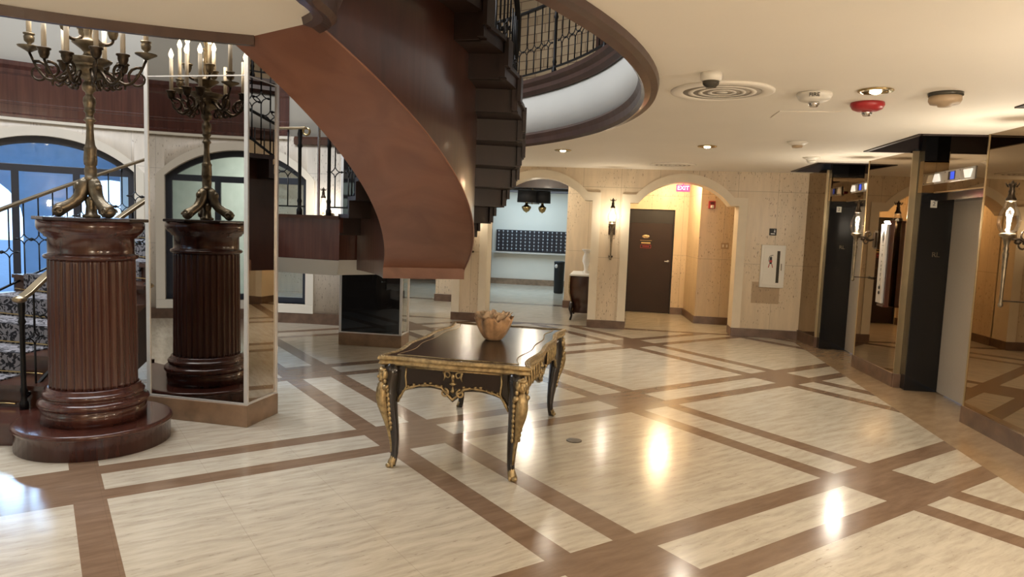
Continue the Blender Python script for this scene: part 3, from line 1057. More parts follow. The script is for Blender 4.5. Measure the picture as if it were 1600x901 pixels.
# gallery back wall of stone tile, upper ceiling
b = MB()
for t in range(-82, 85, 2):
    b.add([cyl(t, 6.4, 3.2), cyl(t + 2, 6.4, 3.2), cyl(t + 2, 6.4, 6.2), cyl(t, 6.4, 6.2)], [(0, 1, 2, 3)], True)
struct(b.build('wall_gallery_back', M['brick']))
b = MB()
for a in (-81, 85):
    b.obox(cyl(a, 5.85, 4.6), (cyl(a, 0.62, 0) - cyl(a, 0, 0)), (cyl(a + 90, 0.03, 0) - cyl(a, 0, 0)), (0, 0, 1.6))
struct(b.build('wall_gallery_side', M['plaster']))
b = MB(); b.obox(cyl(47.5, 6.3, 4.7), (cyl(47.5, 0.09, 0) - cyl(0, 0, 0)), (cyl(137.5, 0.11, 0) - cyl(0, 0, 0)), (0, 0, 1.5))
struct(b.build('trim_11', M['wood']))
b = MB(); b.prism([tuple(cyl(t, 6.6, 0)[:2]) for t in range(0, 360, 6)], 6.2, 6.3)
struct(b.build('ceiling_rotunda', M['plaster']))

# outside the windows: paving, an arcade, hedges
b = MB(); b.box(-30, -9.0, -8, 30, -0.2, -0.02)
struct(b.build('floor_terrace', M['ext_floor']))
c0 = cyl(134, 9.0, 0)
tdir = (cyl(134 + 90, 1, 0) - cyl(0, 0, 0)); tdir = Vector((cos(RAD(224)), sin(RAD(224)), 0))
ndir = Vector((cos(RAD(134)), sin(RAD(134)), 0))
poly = [(-7, -0.1)]
for k in range(-2, 3):
    xm = k*2.3 + 0.95
    poly += [(xm - 0.85, -0.1)] + arc3(xm - 0.85, 1.45, xm, 2.25, xm + 0.85, 14) + [(xm + 0.85, -0.1)]
poly += [(7, -0.1), (7, 4.2), (-7, 4.2)]
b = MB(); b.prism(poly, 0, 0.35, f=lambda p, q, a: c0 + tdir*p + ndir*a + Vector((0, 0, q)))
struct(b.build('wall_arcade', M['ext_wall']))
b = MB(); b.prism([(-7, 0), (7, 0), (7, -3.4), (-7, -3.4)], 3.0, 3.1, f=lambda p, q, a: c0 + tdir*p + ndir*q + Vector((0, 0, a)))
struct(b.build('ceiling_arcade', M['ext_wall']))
# lounge seen in the mirror through the third window
b = MB()
q0 = cyl(246, 8.6, 0); td = Vector((cos(RAD(336)), sin(RAD(336)), 0)); nd = Vector((cos(RAD(246)), sin(RAD(246)), 0))
b.obox(q0 + Vector((0, 0, 1.6)), td*3.5, nd*0.05, (0, 0, 1.7))
b.obox(cyl(246, 7.1, 0) - td*3.4 + Vector((0, 0, 1.6)), nd*1.6, td*0.05, (0, 0, 1.7))
b.obox(cyl(246, 7.1, 0) + td*3.4 + Vector((0, 0, 1.6)), nd*1.6, td*0.05, (0, 0, 1.7))
struct(b.build('wall_lounge', M['curtain']))
b = MB(); b.obox(cyl(246, 7.1, 3.2), td*3.5, nd*1.7, (0, 0, 0.05))
struct(b.build('ceiling_lounge', M['curtain']))
b = MB(); b.obox(cyl(246, 7.1, -0.06), td*3.5, nd*1.7, (0, 0, 0.05))
struct(b.build('floor_lounge', M['ext_floor']))

# ------------------------------------------------------------------ spiral staircase
TH0 = -28.65
SLOPE = 1.529
RI, RO_ = 2.669, 3.423           # spine beam
R_IN = 2.45


def r_out(th):
    return 3.60 + 0.0086*(th + 6)


def u_lev(k):
    return 1.51 + 0.172*k


def th_r(k):
    return 44.4 - 6.3*k


def soffit(th):
    return max(1.25, min(2.655, 2.65 - SLOPE*RAD(th - TH0))) if th <= 23.81 else 1.15


stair = thing('spiral_staircase', 'sweeping curved mahogany staircase with a broad veneered soffit rising to the balcony', 'staircase', cyl(35, 3.0, 1.15))


def spine_top(th):
    for k in range(0, 11):
        hi = th_r(k - 1) if k > 0 else 60
        if th >= th_r(k) - 1e-6 and th < hi - 1e-6:
            return u_lev(k)
    return u_lev(10)


ths = sorted(set([TH0 - 0.6] + [TH0 + i*1.2 for i in range(int((23.8 - TH0)/1.2) + 1)] + [23.8] + [th_r(k) for k in range(3, 11) if th_r(k) > TH0]))
bs, bw = MB(), MB()
sec = []
for t in ths:
    z0 = soffit(t)
    sec.append((t, z0))
for (t0, z0), (t1, z1) in zip(sec[:-1], sec[1:]):
    zt = spine_top((t0 + t1)/2)
    zt = max(zt, z0 + 0.1)
    bs.add([cyl(t0, RI, z0), cyl(t0, RO_, z0), cyl(t1, RO_, z1), cyl(t1, RI, z1)], [(0, 1, 2, 3)], True)
    bw.add([cyl(t0, RO_, z0), cyl(t1, RO_, z1), cyl(t1, RO_, zt), cyl(t0, RO_, zt)], [(0, 1, 2, 3)], False)
    bw.add([cyl(t0, RI, z0), cyl(t1, RI, z1), cyl(t1, RI, zt), cyl(t0, RI, zt)], [(0, 1, 2, 3)], False)
# foot of the beam: upright face, then a flat underside running into the landing
bs.add([cyl(23.8, RI, 1.15), cyl(23.8, RO_, 1.15), cyl(23.8, RO_, 1.25), cyl(23.8, RI, 1.25)], [(0, 1, 2, 3)])
n = 12
for i in range(n):
    t0, t1 = 23.8 + (45.5 - 23.8)*i/n, 23.8 + (45.5 - 23.8)*(i + 1)/n
    zt = spine_top((t0 + t1)/2)
    bs.add([cyl(t0, RI, 1.15), cyl(t0, RO_, 1.15), cyl(t1, RO_, 1.15), cyl(t1, RI, 1.15)], [(0, 1, 2, 3)], True)
    bw.add([cyl(t0, RO_, 1.15), cyl(t1, RO_, 1.15), cyl(t1, RO_, zt), cyl(t0, RO_, zt)], [(0, 1, 2, 3)])
    bw.add([cyl(t0, RI, 1.15), cyl(t1, RI, 1.15), cyl(t1, RI, zt), cyl(t0, RI, zt)], [(0, 1, 2, 3)])
bs.build('soffit', M['wood_soffit'], stair)
o = bw.build('spine_beam', M['wood'], stair)
# thin bead along the right lower edge of the soffit
b = MB()
b.tube([cyl(t, RO_, z) for t, z in sec], 0.008, 6)
b.build('soffit_bead', M['wood_soffit'], stair)


def ring_seg(b, t0, t1, r0a, r1a, r0b, r1b, z0, z1, mi=0, n=3):
    """curved slab between angles; radii may vary from start to end"""
    vs, fs = [], []
    for i in range(n + 1):
        f = i/n
        t = t0 + (t1 - t0)*f
        ra, rb_ = r0a + (r0b - r0a)*f, r1a + (r1b - r1a)*f
        vs += [cyl(t, ra, z0), cyl(t, rb_, z0), cyl(t, rb_, z1), cyl(t, ra, z1)]
    for i in range(n):
        for k in range(4):
            k2 = (k + 1) % 4
            fs.append((i*4 + k, i*4 + k2, i*4 + 4 + k2, i*4 + 4 + k))
    fs += [(0, 1, 2, 3), tuple(n*4 + q for q in (3, 2, 1, 0))]
    b.add(vs, fs, False, mi)


for k in range(0, 11):
    tk = th_r(k) if k < 10 else -31.0
    tp = th_r(k - 1) if k > 0 else None
    b = MB()
    u = u_lev(k)
    if k < 10:
        rb0, rb1 = r_out(tk - 0.5), r_out(tk + 0.5)
        ring_seg(b, tk - 0.45, tk + 0.45, R_IN, rb0, R_IN, rb1, u, u_lev(k + 1) + 0.002, n=1)
        ring_seg(b, tk - 0.9, tk + 0.9, rb0, rb0 + 0.045, rb1, rb1 + 0.045, u + 0.01, u_lev(k + 1) + 0.09, n=1)
        ring_seg(b, tk - 1.2, tk + 1.2, rb0 + 0.04, rb0 + 0.07, rb1 + 0.04, rb1 + 0.07, u + 0.08, u_lev(k + 1) + 0.10, n=1)
    if tp is not None:
        ring_seg(b, tk, tp + 0.6, R_IN, r_out(tk), R_IN, r_out(tp + 0.6), u, u + 0.04)
        ring_seg(b, tk, tp + 0.9, r_out(tk), r_out(tk) + 0.045, r_out(tp), r_out(tp) + 0.045, u - 0.004, u + 0.085)
        ring_seg(b, tk, tp + 1.2, r_out(tk) + 0.04, r_out(tk) + 0.07, r_out(tp) + 0.04, r_out(tp) + 0.07, u + 0.07, u + 0.10)
    b.build('step', M['wood_dark'], stair)

# ------------------------------------------------------------------ half landing
A_, B_ = (-3.66, 6.86), tuple(cyl(43.9, R_IN, 0)[:2])
thin = [A_, B_, tuple(cyl(44.9, RO_, 0)[:2]), tuple(cyl(44.9, r_out(44.4), 0)[:2]), (-2.05, 8.35), (-2.62, 8.72), (-4.55, 8.72), (-4.92, 7.82)]
deep = [A_, B_, tuple(cyl(46.0, R_IN, 0)[:2]), tuple(cyl(46.0, RO_, 0)[:2]), (-2.62, 8.0), (-2.95, 8.70), (-4.53, 8.70), (-4.90, 7.82)]
landing = thing('stair_landing', 'glossy mahogany half landing with pale sloping underside between the two flights', 'landing', (-3.6, 7.8, 1.1))
b = MB(); b.prism(thin, 1.53, 1.69); b.prism(deep, 1.25, 1.54)
b.build('landing_fascia', M['wood_red'], landing, bevel=0.006)
cx = sum(p[0] for p in deep)/len(deep); cy = sum(p[1] for p in deep)/len(deep)
ins = [(p[0] + (cx - p[0])*0.20, p[1] + (cy - p[1])*0.20) for p in deep]
n = len(deep)
b = MB()
b.add([(p[0], p[1], 1.25) for p in deep] + [(p[0], p[1], 1.08) for p in ins],
      [(i, (i + 1) % n, n + (i + 1) % n, n + i) for i in range(n)] + [tuple(range(n, 2*n))])
b.build('landing_soffit', M['grey_plaster'], landing)
b = MB()
b.sweep([A_, B_], [(-0.01, 1.665), (0.02, 1.665), (0.025, 1.70), (-0.05, 1.70), (-0.05, 1.692)])
b.build('landing_nosing', M['wood'], landing)

# ------------------------------------------------------------------ carpeted lower flight
EC = (-1.10, 4.90)


def ep(a, r, z):
    return Vector((EC[0] + r*cos(RAD(a)), EC[1] + r*sin(RAD(a)), z))


def eseg(b, a0, a1, r0, r1, z0, z1, n=4, mi=0):
    vs, fs = [], []
    for i in range(n + 1):
        a = a0 + (a1 - a0)*i/n
        vs += [ep(a, r0, z0), ep(a, r1, z0), ep(a, r1, z1), ep(a, r0, z1)]
    for i in range(n):
        for k in range(4):
            k2 = (k + 1) % 4
            fs.append((i*4 + k, i*4 + k2, i*4 + 4 + k2, i*4 + 4 + k))
    fs += [(0, 1, 2, 3), tuple(n*4 + q for q in (3, 2, 1, 0))]
    b.add(vs, fs, False, mi)


RISE = 0.169
flight = thing('carpeted_staircase', 'curved lower flight of mahogany steps with a dark damask carpet runner behind the pedestal', 'staircase', tuple(ep(189, 4.0, 0)))
for i in range(0, 9):
    z1 = RISE*(i + 1)
    a0 = 192.6 if i == 0 else 185.6 - 4.8*(i - 1)
    a1 = 185.6 - 4.8*i
    z0 = 0.0 if i < 3 else z1 - 0.42
    r0 = 3.10 if i == 0 else 3.14
    b = MB()
    eseg(b, a0, a1 - 0.2, r0, 4.9, z0, z1)
    eseg(b, a0 + 0.4, a0 + 0.0, r0 - 0.012, 4.9, z1 - 0.035, z1)
    st = b.build('step', M['wood_red'] if i == 0 else M['wood'], flight)
    if i > 0:
        c = MB()
        eseg(c, a0 + 0.35, a1, 3.55, 4.72, z1, z1 + 0.012)
        eseg(c, a0 + 0.42, a0 + 0.02, 3.55, 4.72, z1 - RISE + 0.012, z1 + 0.012)
        c.build('carpet_runner', M['carpet'], st)
        c = MB()
        c.tube([ep(a0 + 0.45, 3.35 + 0.1*j, z1 - RISE + 0.03) for j in range(16)], 0.007, 6)
        c.build('stair_rod', M['brass'], st)
b = MB()   # closed string under the open side
n = 14
vs, fs = [], []
for j in range(n + 1):
    a = 176 - (176 - 147.5)*j/n
    zt = RISE*(1 + (185.6 - a)/4.8) - 0.02
    for r in (3.14, 3.20):
        vs += [ep(a, r, zt - 0.50), ep(a, r, zt)]
for j in range(n):
    o = j*4
    fs += [(o, o + 1, o + 5, o + 4), (o + 2, o + 6, o + 7, o + 3), (o, o + 4, o + 6, o + 2), (o + 1, o + 3, o + 7, o + 5)]
b.add(vs, fs)
b.build('stair_string', M['wood_dark'], flight)

# ------------------------------------------------------------------ wrought iron railings
def star(b, c, t, s=0.055, r=0.0055, spikes=True):
    """four pointed open star in the plane of t and the vertical"""
    t = Vector(t).normalized(); up = Vector((0, 0, 1)); c = Vector(c)
    tips = [t, up, -t, -up]
    for i in range(4):
        a, d = tips[i], tips[(i + 1) % 4]
        pts = []
        for j in range(5):
            f = j/4
            pts.append(c + s*((1 - f)**2*a + f*f*d + 2*f*(1 - f)*0.22*(a + d)))
        b.tube(pts, r, 5)
    if spikes:
        for sg in (-1, 1):
            b.tube([c + sg*s*t, c + sg*(s + 0.02)*t, c + sg*(s + 0.045)*t], [0.006, 0.013, 0.002], 6)


def baluster_mesh(h, motif, name='baluster'):
    b = MB()
    if motif:
        b.tube([(0, 0, 0), (0, 0, motif - 0.055)], 0.0075, 6)
        b.tube([(0, 0, motif + 0.055), (0, 0, h)], 0.0075, 6)
        star(b, (0, 0, motif), (1, 0, 0))
    else:
        b.tube([(0, 0, 0), (0, 0, h)], 0.0075, 6)
    return b


def post_mesh(h):
    b = MB()
    b.lathe([(0.030, 0), (0.030, 0.05), (0.020, 0.07), (0.020, 0.12), (0.026, 0.14), (0.018, 0.17), (0.018, h - 0.20), (0.027, h - 0.18),
             (0.018, h - 0.15), (0.026, h - 0.06), (0.020, h - 0.02), (0.020, h)], 10)
    return b


def inst(proto, parent, p, rz):
    o = proto.copy(); COL.objects.link(o); o.parent = parent
    o.location = Vector(p) - wpos(parent); o.rotation_euler = (0, 0, rz)
    return o


def railing(t, path, hrail, balus, posts, hm, rail_mat, rail_w=0.030, rail_h=0.012, low=True):
    """path: list of base points (with z); balus/posts: base points with direction angle"""
    b = MB()
    b.bar([Vector(p) + Vector((0, 0, hrail)) for p in path], (0, 0, 1), rail_w, rail_h)
    b.build('handrail', rail_mat, t, bevel=0.004)
    if low:
        b = MB(); b.bar([Vector(p) + Vector((0, 0, 0.085)) for p in path], (0, 0, 1), 0.012, 0.008)
        b.build('bottom_rail', M['iron'], t)
    first = None
    for p, rz, mo in balus:
        z0 = 0.085 if low else 0.0
        if first is None or first[1] != mo:
            pr = baluster_mesh(hrail - z0, mo - z0 if mo else 0).build('baluster', M['iron'], t, local=True)
            pr.location = Vector(p) + Vector((0, 0, z0)) - wpos(t); pr.rotation_euler = (0, 0, rz)
            first = (pr, mo)
        else:
            inst(first[0], t, Vector(p) + Vector((0, 0, z0)), rz)
    fp = None
    for p, rz in posts:
        if fp is None:
            fp = post_mesh(hrail).build('post', M['iron'], t, local=True)
            fp.location = Vector(p) - wpos(t); fp.rotation_euler = (0, 0, rz)
        else:
            inst(fp, t, p, rz)


# gallery balustrade
gr = thing('balustrade', 'black iron gallery balustrade with star motifs on the brown ring above', 'railing', tuple(cyl(40, 4.70, 3.335)))
path = [cyl(t, 4.70, 3.335) for t in range(0, 84, 2)]
bl, po = [], []
k = 0
t = 2.0
while t < 82:
    if k % 8 == 4:
        po.append((cyl(t, 4.70, 3.335), RAD(t + 90)))
    else:
        bl.append((cyl(t, 4.70, 3.335), RAD(t + 90), 0.36))
    k += 1; t += 1.75
railing(gr, path, 0.80, bl, po, 0.36, M['iron'], 0.024, 0.012)

# lower flight, near side and far side
def flight_z(a):
    return RISE*(1 + max(0.0, (186.2 - a))/4.8)


for nm, r, lab, mo in (('stair_railing', 3.26, 'iron railing with a brass handrail on the near side of the carpeted flight', 0.46),
                       ('stair_railing', 4.84, 'iron railing with a brass handrail along the window side of the carpeted flight', 0.40)):
    a_s = 186.6
    t = thing(nm, lab, 'railing', tuple(ep(a_s, r, RISE)), group=None)
    path = [ep(a_s - 1.2*j, r, flight_z(a_s - 1.2*j)) for j in range(0, 32)]
    bl = []
    j = 0
    a = a_s - 2.2
    while a > 149.5:
        bl.append((ep(a, r, flight_z(a)), RAD(a - 90), mo + (0.07 if j % 2 else 0.0)))
        j += 1
        a -= 2.4*3.26/r*1.05
    bl.sort(key=lambda q: q[2])
    railing(t, path, 0.84, bl, [(ep(a_s, r, RISE), 0), (ep(150.0, r, flight_z(150)), 0)], 0.4, M['brass_worn'], 0.034, 0.014)
    b = MB()
    p = ep(a_s + 0.3, r, RISE + 0.83)
    b.ball(p, (0.05, 0.05, 0.028), 14)
    b.build('rail_scroll', M['brass_worn'], t)

# landing rails
lr = thing('landing_railing', 'short iron railing with a brass scrolled handrail along the landing front', 'railing', (A_[0], A_[1], 1.70))
pa, pb = Vector((A_[0], A_[1] + 0.06, 1.70)), Vector((B_[0], B_[1] + 0.06, 1.70))
L = (pb - pa).length
dirv = (pb - pa).normalized()
ang = atan2(dirv.y, dirv.x)
bl = [(pa + dirv*L*f, ang, 0.44) for f in (0.12, 0.27)]
railing(lr, [pa, pa + dirv*L*0.5], 0.88, bl, [(pa + dirv*L*0.43, 0)], 0.44, M['brass_worn'], 0.022, 0.012)
b = MB()
c = pa + dirv*L*0.52 + Vector((0, 0, 0.85))
b.tube([c + 0.034*(cos(q)*dirv + sin(q)*Vector((0, 0, 1)))*(1 - 0.09*q) for q in [1.57 - 0.45*i for i in range(14)]][::-1], 0.012, 8)
b.build('rail_scroll', M['brass'], lr)
sr = thing('inner_railing', 'black iron railing starting at the landing corner and climbing the inside of the spiral', 'railing', tuple(cyl(43, R_IN + 0.07, 1.70)))
path = [pa + dirv*L*0.80, pa + dirv*L*0.97] + [cyl(43.5 - 4*j, R_IN + 0.07, 1.70 + 0.172*4*j/6.3) for j in range(0, 18)]
bl = [(pa + dirv*L*0.90, ang, 0.44)] + [(cyl(43 - 2.1*j, R_IN + 0.07, 1.70 + 0.172*2.1*j/6.3), RAD(133 - 2.1*j), 0.44 + 0.10*(j % 2)) for j in range(0, 32)]
bl.sort(key=lambda q: q[2])
railing(sr, path, 0.88, bl, [(pa + dirv*L*0.82, 0)], 0.44, M['brass_worn'], 0.022, 0.012)
b = MB(); b.ball(pa + dirv*L*0.77 + Vector((0, 0, 0.87)), (0.035, 0.03, 0.035), 12)
b.build('rail_scroll', M['brass'], sr)
orl = thing('outer_railing', 'closely spaced black iron railing on the outer edge of the spiral stairs', 'railing', tuple(cyl(40, r_out(40) - 0.06, 1.70)))
path = [cyl(42 - 3*j, r_out(42 - 3*j) - 0.03, 1.76 + 0.172*3*j/6.3) for j in range(0, 24)]
bl = []
for k in range(1, 11):
    for q in (0.7, 2.3, 3.9, 5.5):
        a = th_r(k) + q if k < 10 else -31 + 1.8*q
        bl.append((cyl(a, r_out(a) - 0.03, u_lev(k) - 0.04), RAD(a + 90), 0.42 + 0.06*(q > 3)))
bl.sort(key=lambda q: q[2])
railing(orl, path, 0.84, bl, [], 0.4, M['iron'], 0.022, 0.012)
b = MB(); b.lathe([(0.014, 1.69), (0.014, 6.2)], 12, (-3.16, 7.05, 0))
pole = b.build('support_pole', M['chrome'])
tag(pole, 'slim pale steel pole rising from the landing between the two rails', 'pole')

# ------------------------------------------------------------------ mirror-clad columns
def mirror_column(p, w_, dep, ang, label, hb, zt, black=False):
    """p: front right corner; front face runs to the left"""
    c, s_ = cos(RAD(ang)), sin(RAD(ang))
    X = Vector((c, s_, 0)); Y = Vector((-s_, c, 0)); P = Vector((p[0], p[1], 0))
    ctr = P - X*w_/2 + Y*dep/2
    t = thing('mirrored_column', label, 'column', tuple(ctr))
    Z = Vector((0, 0, 1))
    b = MB(); b.obox(ctr + Z*(hb + zt)/2, X*(w_/2 - 0.004), Y*(dep/2 - 0.004), Z*(zt - hb)/2)
    b.build('mirror_cladding', M['mirror_grey'], t)
    if black:
        b = MB(); b.obox(ctr - Y*(dep/2 - 0.003) + Z*(hb + zt)/2, X*(w_/2 - 0.015), Y*0.004, Z*(zt - hb)/2)
        b.build('black_glass_front', M['mirror_black'], t)
    b = MB()
    for i, j in ((-1, -1), (1, -1), (1, 1), (-1, 1)):
        b.obox(ctr + X*i*(w_/2 - 0.006) + Y*j*(dep/2 - 0.006) + Z*(hb + zt)/2, X*0.016, Y*0.010, Z*(zt - hb)/2)
    b.obox(ctr + Z*2.735, X*(w_/2), Y*(dep/2), Z*0.004)
    b.obox(ctr + Z*(hb + 0.008), X*(w_/2 + 0.004), Y*(dep/2 + 0.004), Z*0.008)
    b.build('edge_strip', M['alu'], t)
    b = MB(); b.obox(ctr + Z*hb/2, X*(w_/2 + 0.012), Y*(dep/2 + 0.012), Z*hb/2)
    b.build('marble_base', M['basebd_l'], t, bevel=0.004)
    return t


mirror_column((-2.849, 5.054), 0.90, 0.43, -4, 'tall mirror-clad column with steel edges just behind the candelabrum pedestal', 0.175, 6.15)
mirror_column((-2.765, 8.762), 0.84, 0.33, 0.5, 'dark mirror-clad column on a marble base beneath the stair landing', 0.165, 6.15, True)

# ------------------------------------------------------------------ pedestal
PC = (-3.71, 4.48)
ped = thing('pedestal', 'fluted dark mahogany column pedestal on a round brown step, carrying the tall candelabrum', 'pedestal', (PC[0], PC[1], 0))
b = MB()
b.lathe([(0.497, 0), (0.497, 0.135), (0.505, 0.14), (0.512, 0.155), (0.507, 0.172), (0.49, 0.176)], 56, PC + (0,))
b.build('round_step', M['wood_red'], ped)
b = MB()
b.lathe([(0.335, 0.176), (0.337, 0.275), (0.33, 0.28), (0.345, 0.288), (0.356, 0.305), (0.352, 0.325), (0.335, 0.338), (0.318, 0.343), (0.312, 0.352),
         (0.322, 0.362), (0.326, 0.378), (0.315, 0.392), (0.300, 0.397), (0.300, 0.418), (0.287, 0.426)], 56, PC + (0,))
b.build('base_moulding', M['wood_red'], ped)
NF = 34


def flute(r, z, a):
    if r < 0.27:
        return r
    q = (a*NF/(2*pi)) % 1.0
    d = abs(q - 0.5)*2
    return r - 0.012*sqrt(max(0, 1 - (d/0.74)**2)) if d < 0.74 else r


b = MB()
zs = [0.424] + [0.45 + 0.86*i/8 for i in range(9)] + [1.332]
b.lathe([(0.281 - 0.008*(z - 0.42), z) for z in zs], NF*10, PC + (0,), rf=flute)
b.build('fluted_shaft', M['wood_red'], ped)
b = MB()
b.lathe([(0.272, 1.326), (0.292, 1.333), (0.300, 1.346), (0.294, 1.36), (0.273, 1.366), (0.270, 1.375), (0.270, 1.476), (0.290, 1.486), (0.296, 1.50),
         (0.312, 1.512), (0.328, 1.532), (0.335, 1.552), (0.335, 1.592), (0.325, 1.598)], 56, PC + (0,))
b.build('capital', M['wood_red'], ped)
b = MB()
b.prism([(PC[0] + 0.362*cos(RAD(22.5 + 45*i) + 0.2), PC[1] + 0.362*sin(RAD(22.5 + 45*i) + 0.2)) for i in range(8)], 1.597, 1.620)
b.build('marble_top', M['stone_cap'], ped, bevel=0.006)

# ------------------------------------------------------------------ candelabrum
cd = thing('candelabrum', 'tall antique bronze candelabrum with scrolling candle arms standing on the fluted pedestal', 'candelabrum', (PC[0], PC[1], 1.62))
cx, cy = PC
b = MB()
b.lathe([(0.028, 1.76), (0.034, 1.84), (0.048, 1.87), (0.070, 1.885), (0.074, 1.90), (0.060, 1.905), (0.064, 1.95), (0.060, 1.97), (0.052, 1.985),
         (0.064, 1.99), (0.068, 2.02), (0.062, 2.09), (0.068, 2.105), (0.060, 2.115), (0.050, 2.13), (0.042, 2.17), (0.036, 2.24), (0.040, 2.285),
         (0.064, 2.30), (0.052, 2.31), (0.040, 2.325), (0.040, 2.345), (0.058, 2.36), (0.060, 2.37), (0.050, 2.38), (0.058, 2.40), (0.066, 2.425), (0.060, 2.455),
         (0.034, 2.475), (0.040, 2.49), (0.066, 2.505), (0.074, 2.53), (0.066, 2.55), (0.046, 2.565), (0.054, 2.575), (0.080, 2.60), (0.090, 2.635), (0.088, 2.66), (0.075, 2.67),
         (0.095, 2.68), (0.125, 2.705), (0.128, 2.715), (0.07, 2.722), (0.045, 2.74), (0.034, 2.76), (0.052, 2.78), (0.118, 2.82), (0.122, 2.83), (0.05, 2.84), (0.034, 2.86), (0.028, 2.88), (0.036, 2.92), (0.028, 2.95),
         (0.028, 2.97), (0.030, 3.06), (0.018, 3.08), (0.042, 3.09), (0.014, 3.11), (0.026, 3.14), (0.032, 3.165), (0.022, 3.19), (0.0, 3.20)], 20, (cx, cy, 0),
        rf=lambda r, z, a: r*(0.62 if z < 2.58 else (1.15 if z < 2.725 else 0.84))*(1 + (0.09*cos(8*a) if (1.98 < z < 2.12 or 2.60 < z < 2.67) else 0)))
b.build('stem', M['bronze'], cd)
for k in range(3):
    a = RAD(-18 + 120*k)
    d = Vector((cos(a), sin(a), 0)); Z = Vector((0, 0, 1)); o = Vector((cx, cy, 0))
    b = MB()
    prof = [(0.022, 1.885, .024), (0.040, 1.865, .034), (0.050, 1.82, .036), (0.066, 1.77, .034), (0.100, 1.728, .031), (0.145, 1.698, .031), (0.185, 1.675, .036), (0.205, 1.660, .034)]
    b.tube([o + d*r + Z*z for r, z, q in prof], [q*1.22 for r, z, q in prof], 10)
    b.ball(o + d*0.195 + Z*1.660, (0.042, 0.042, 0.040), 14)
    b.ball(o + d*0.075 + Z*1.835, (0.030, 0.030, 0.035), 10)
    s_ = Vector((-d.y, d.x, 0))
    for sg in (-1, 1):
        b.tube([o + d*0.195 + s_*sg*0.040 + Z*1.662 + 0.030*(1 - 0.07*j)*(cos(0.6*j)*d + sin(0.6*j)*Z) for j in range(12)], 0.007, 6)
        b.tube([o + d*(r + 0.008) + s_*sg*0.022 + Z*(z + q*0.75) for r, z, q in prof[1:7]], 0.006, 5)
    b.build('scroll_foot', M['bronze'], cd)
b = MB()
b.lathe([(0.055, 1.62), (0.06, 1.635), (0.040, 1.645), (0.034, 1.70), (0.042, 1.74), (0.03, 1.77)], 14, (cx, cy, 0))
b.build('foot_centre', M['bronze'], cd)
ARMS = [(195, 0.385, 2.80, 1), (160, 0.30, 2.715, 0), (228, 0.26, 2.735, 0), (100, 0.20, 2.725, 0), (62, 0.23, 2.72, 0),
        (318, 0.30, 2.735, 0), (345, 0.345, 2.715, 0), (20, 0.37, 2.80, 1), (275, 0.22, 2.70, 0), (252, 0.16, 2.93, 2), (40, 0.15, 2.93, 2), (140, 0.15, 2.94, 2)]
for k, (ad, R, zc, kind) in enumerate(ARMS):
    a = RAD(ad)
    d = Vector((cos(a), sin(a), 0)); Z = Vector((0, 0, 1)); o = Vector((cx, cy, 0))
    b = MB()
    zr = 2.62 if kind < 2 else 2.86
    P0, P1, P2, P3 = o + d*0.05 + Z*zr, o + d*R*0.45 + Z*(zr + 0.10), o + d*R*0.6 + Z*(zr - 0.26), o + d*R + Z*(zc - 0.06)
    if kind == 2:
        P1, P2 = o + d*R*0.5 + Z*(zr - 0.05), o + d*R*1.0 + Z*(zr - 0.03)
    pts = []
    for j in range(15):
        f = j/14
        pts.append((1 - f)**3*P0 + 3*(1 - f)**2*f*P1 + 3*(1 - f)*f*f*P2 + f**3*P3)
    b.tube(pts, [0.015 - 0.006*j/14 for j in range(15)], 8)
    if kind < 2:
        # counter-scroll hanging under the arm
        c = o + d*(R*0.86) + Z*(zr - 0.01)
        rr = 0.078 if kind else 0.055
        b.tube([c + rr*(1 - 0.045*j)*(cos(1.2 + 0.5*j)*d + sin(1.2 + 0.5*j)*Z) for j in range(16)], [0.011 - 0.0004*j for j in range(16)], 7)
        c = o + d*(R*0.52) + Z*(zr - 0.075)
        b.tube([c + 0.042*(1 - 0.05*j)*(cos(-0.5 + 0.5*j)*d + sin(-0.5 + 0.5*j)*Z) for j in range(14)], 0.008, 6)
    arm = b.build('candle_arm', M['bronze_dark'], cd)
    b = MB()
    e = (cx + d.x*R, cy + d.y*R, zc)
    if kind == 1:
        b.lathe([(0.008, -0.06), (0.03, -0.045), (0.070, -0.025), (0.074, -0.018), (0.02, -0.018), (0.012, 0.0), (0.030, 0.015), (0.034, 0.045), (0.026, 0.055), (0.036, 0.062), (0.036, 0.070), (0.0, 0.070)], 14, e)
        ztop = zc + 0.07
    else:
        b.lathe([(0.010, -0.06), (0.024, -0.05), (0.034, -0.02), (0.034, 0.0), (0.044, 0.006), (0.044, 0.014), (0.02, 0.02), (0.0, 0.02)], 14, e)
        ztop = zc + 0.02
    b.build('candle_cup', M['bronze'] if kind else M['bronze_dark'], arm)
    hc = 0.27 if kind != 2 else 0.16
    b = MB(); b.lathe([(0.0165, ztop - 0.01), (0.0155, ztop + hc), (0.0, ztop + hc)], 12, (e[0], e[1], 0))
    b.build('candle_sleeve', M['candle'], arm)
    if k not in (5, 8):
        b = MB(); b.lathe([(0.010, ztop + hc), (0.018, ztop + hc + 0.02), (0.020, ztop + hc + 0.035), (0.012, ztop + hc + 0.06), (0.0, ztop + hc + 0.085)], 10, (e[0], e[1], 0))
        b.build('flame_bulb', M['bulb'], arm)
lamp('POINT', 'candelabrum_light', (cx, cy, 3.28), 14, WARM, 0.12)

# ------------------------------------------------------------------ writing table
TC = (-0.985, 5.277); TR = RAD(-3.6)
tb = thing('writing_table', 'ornate black writing table with gilt bronze mounts and curved legs, centre of the lobby', 'table', (TC[0], TC[1], 0), TR)
HX, HY = 0.515, 0.885


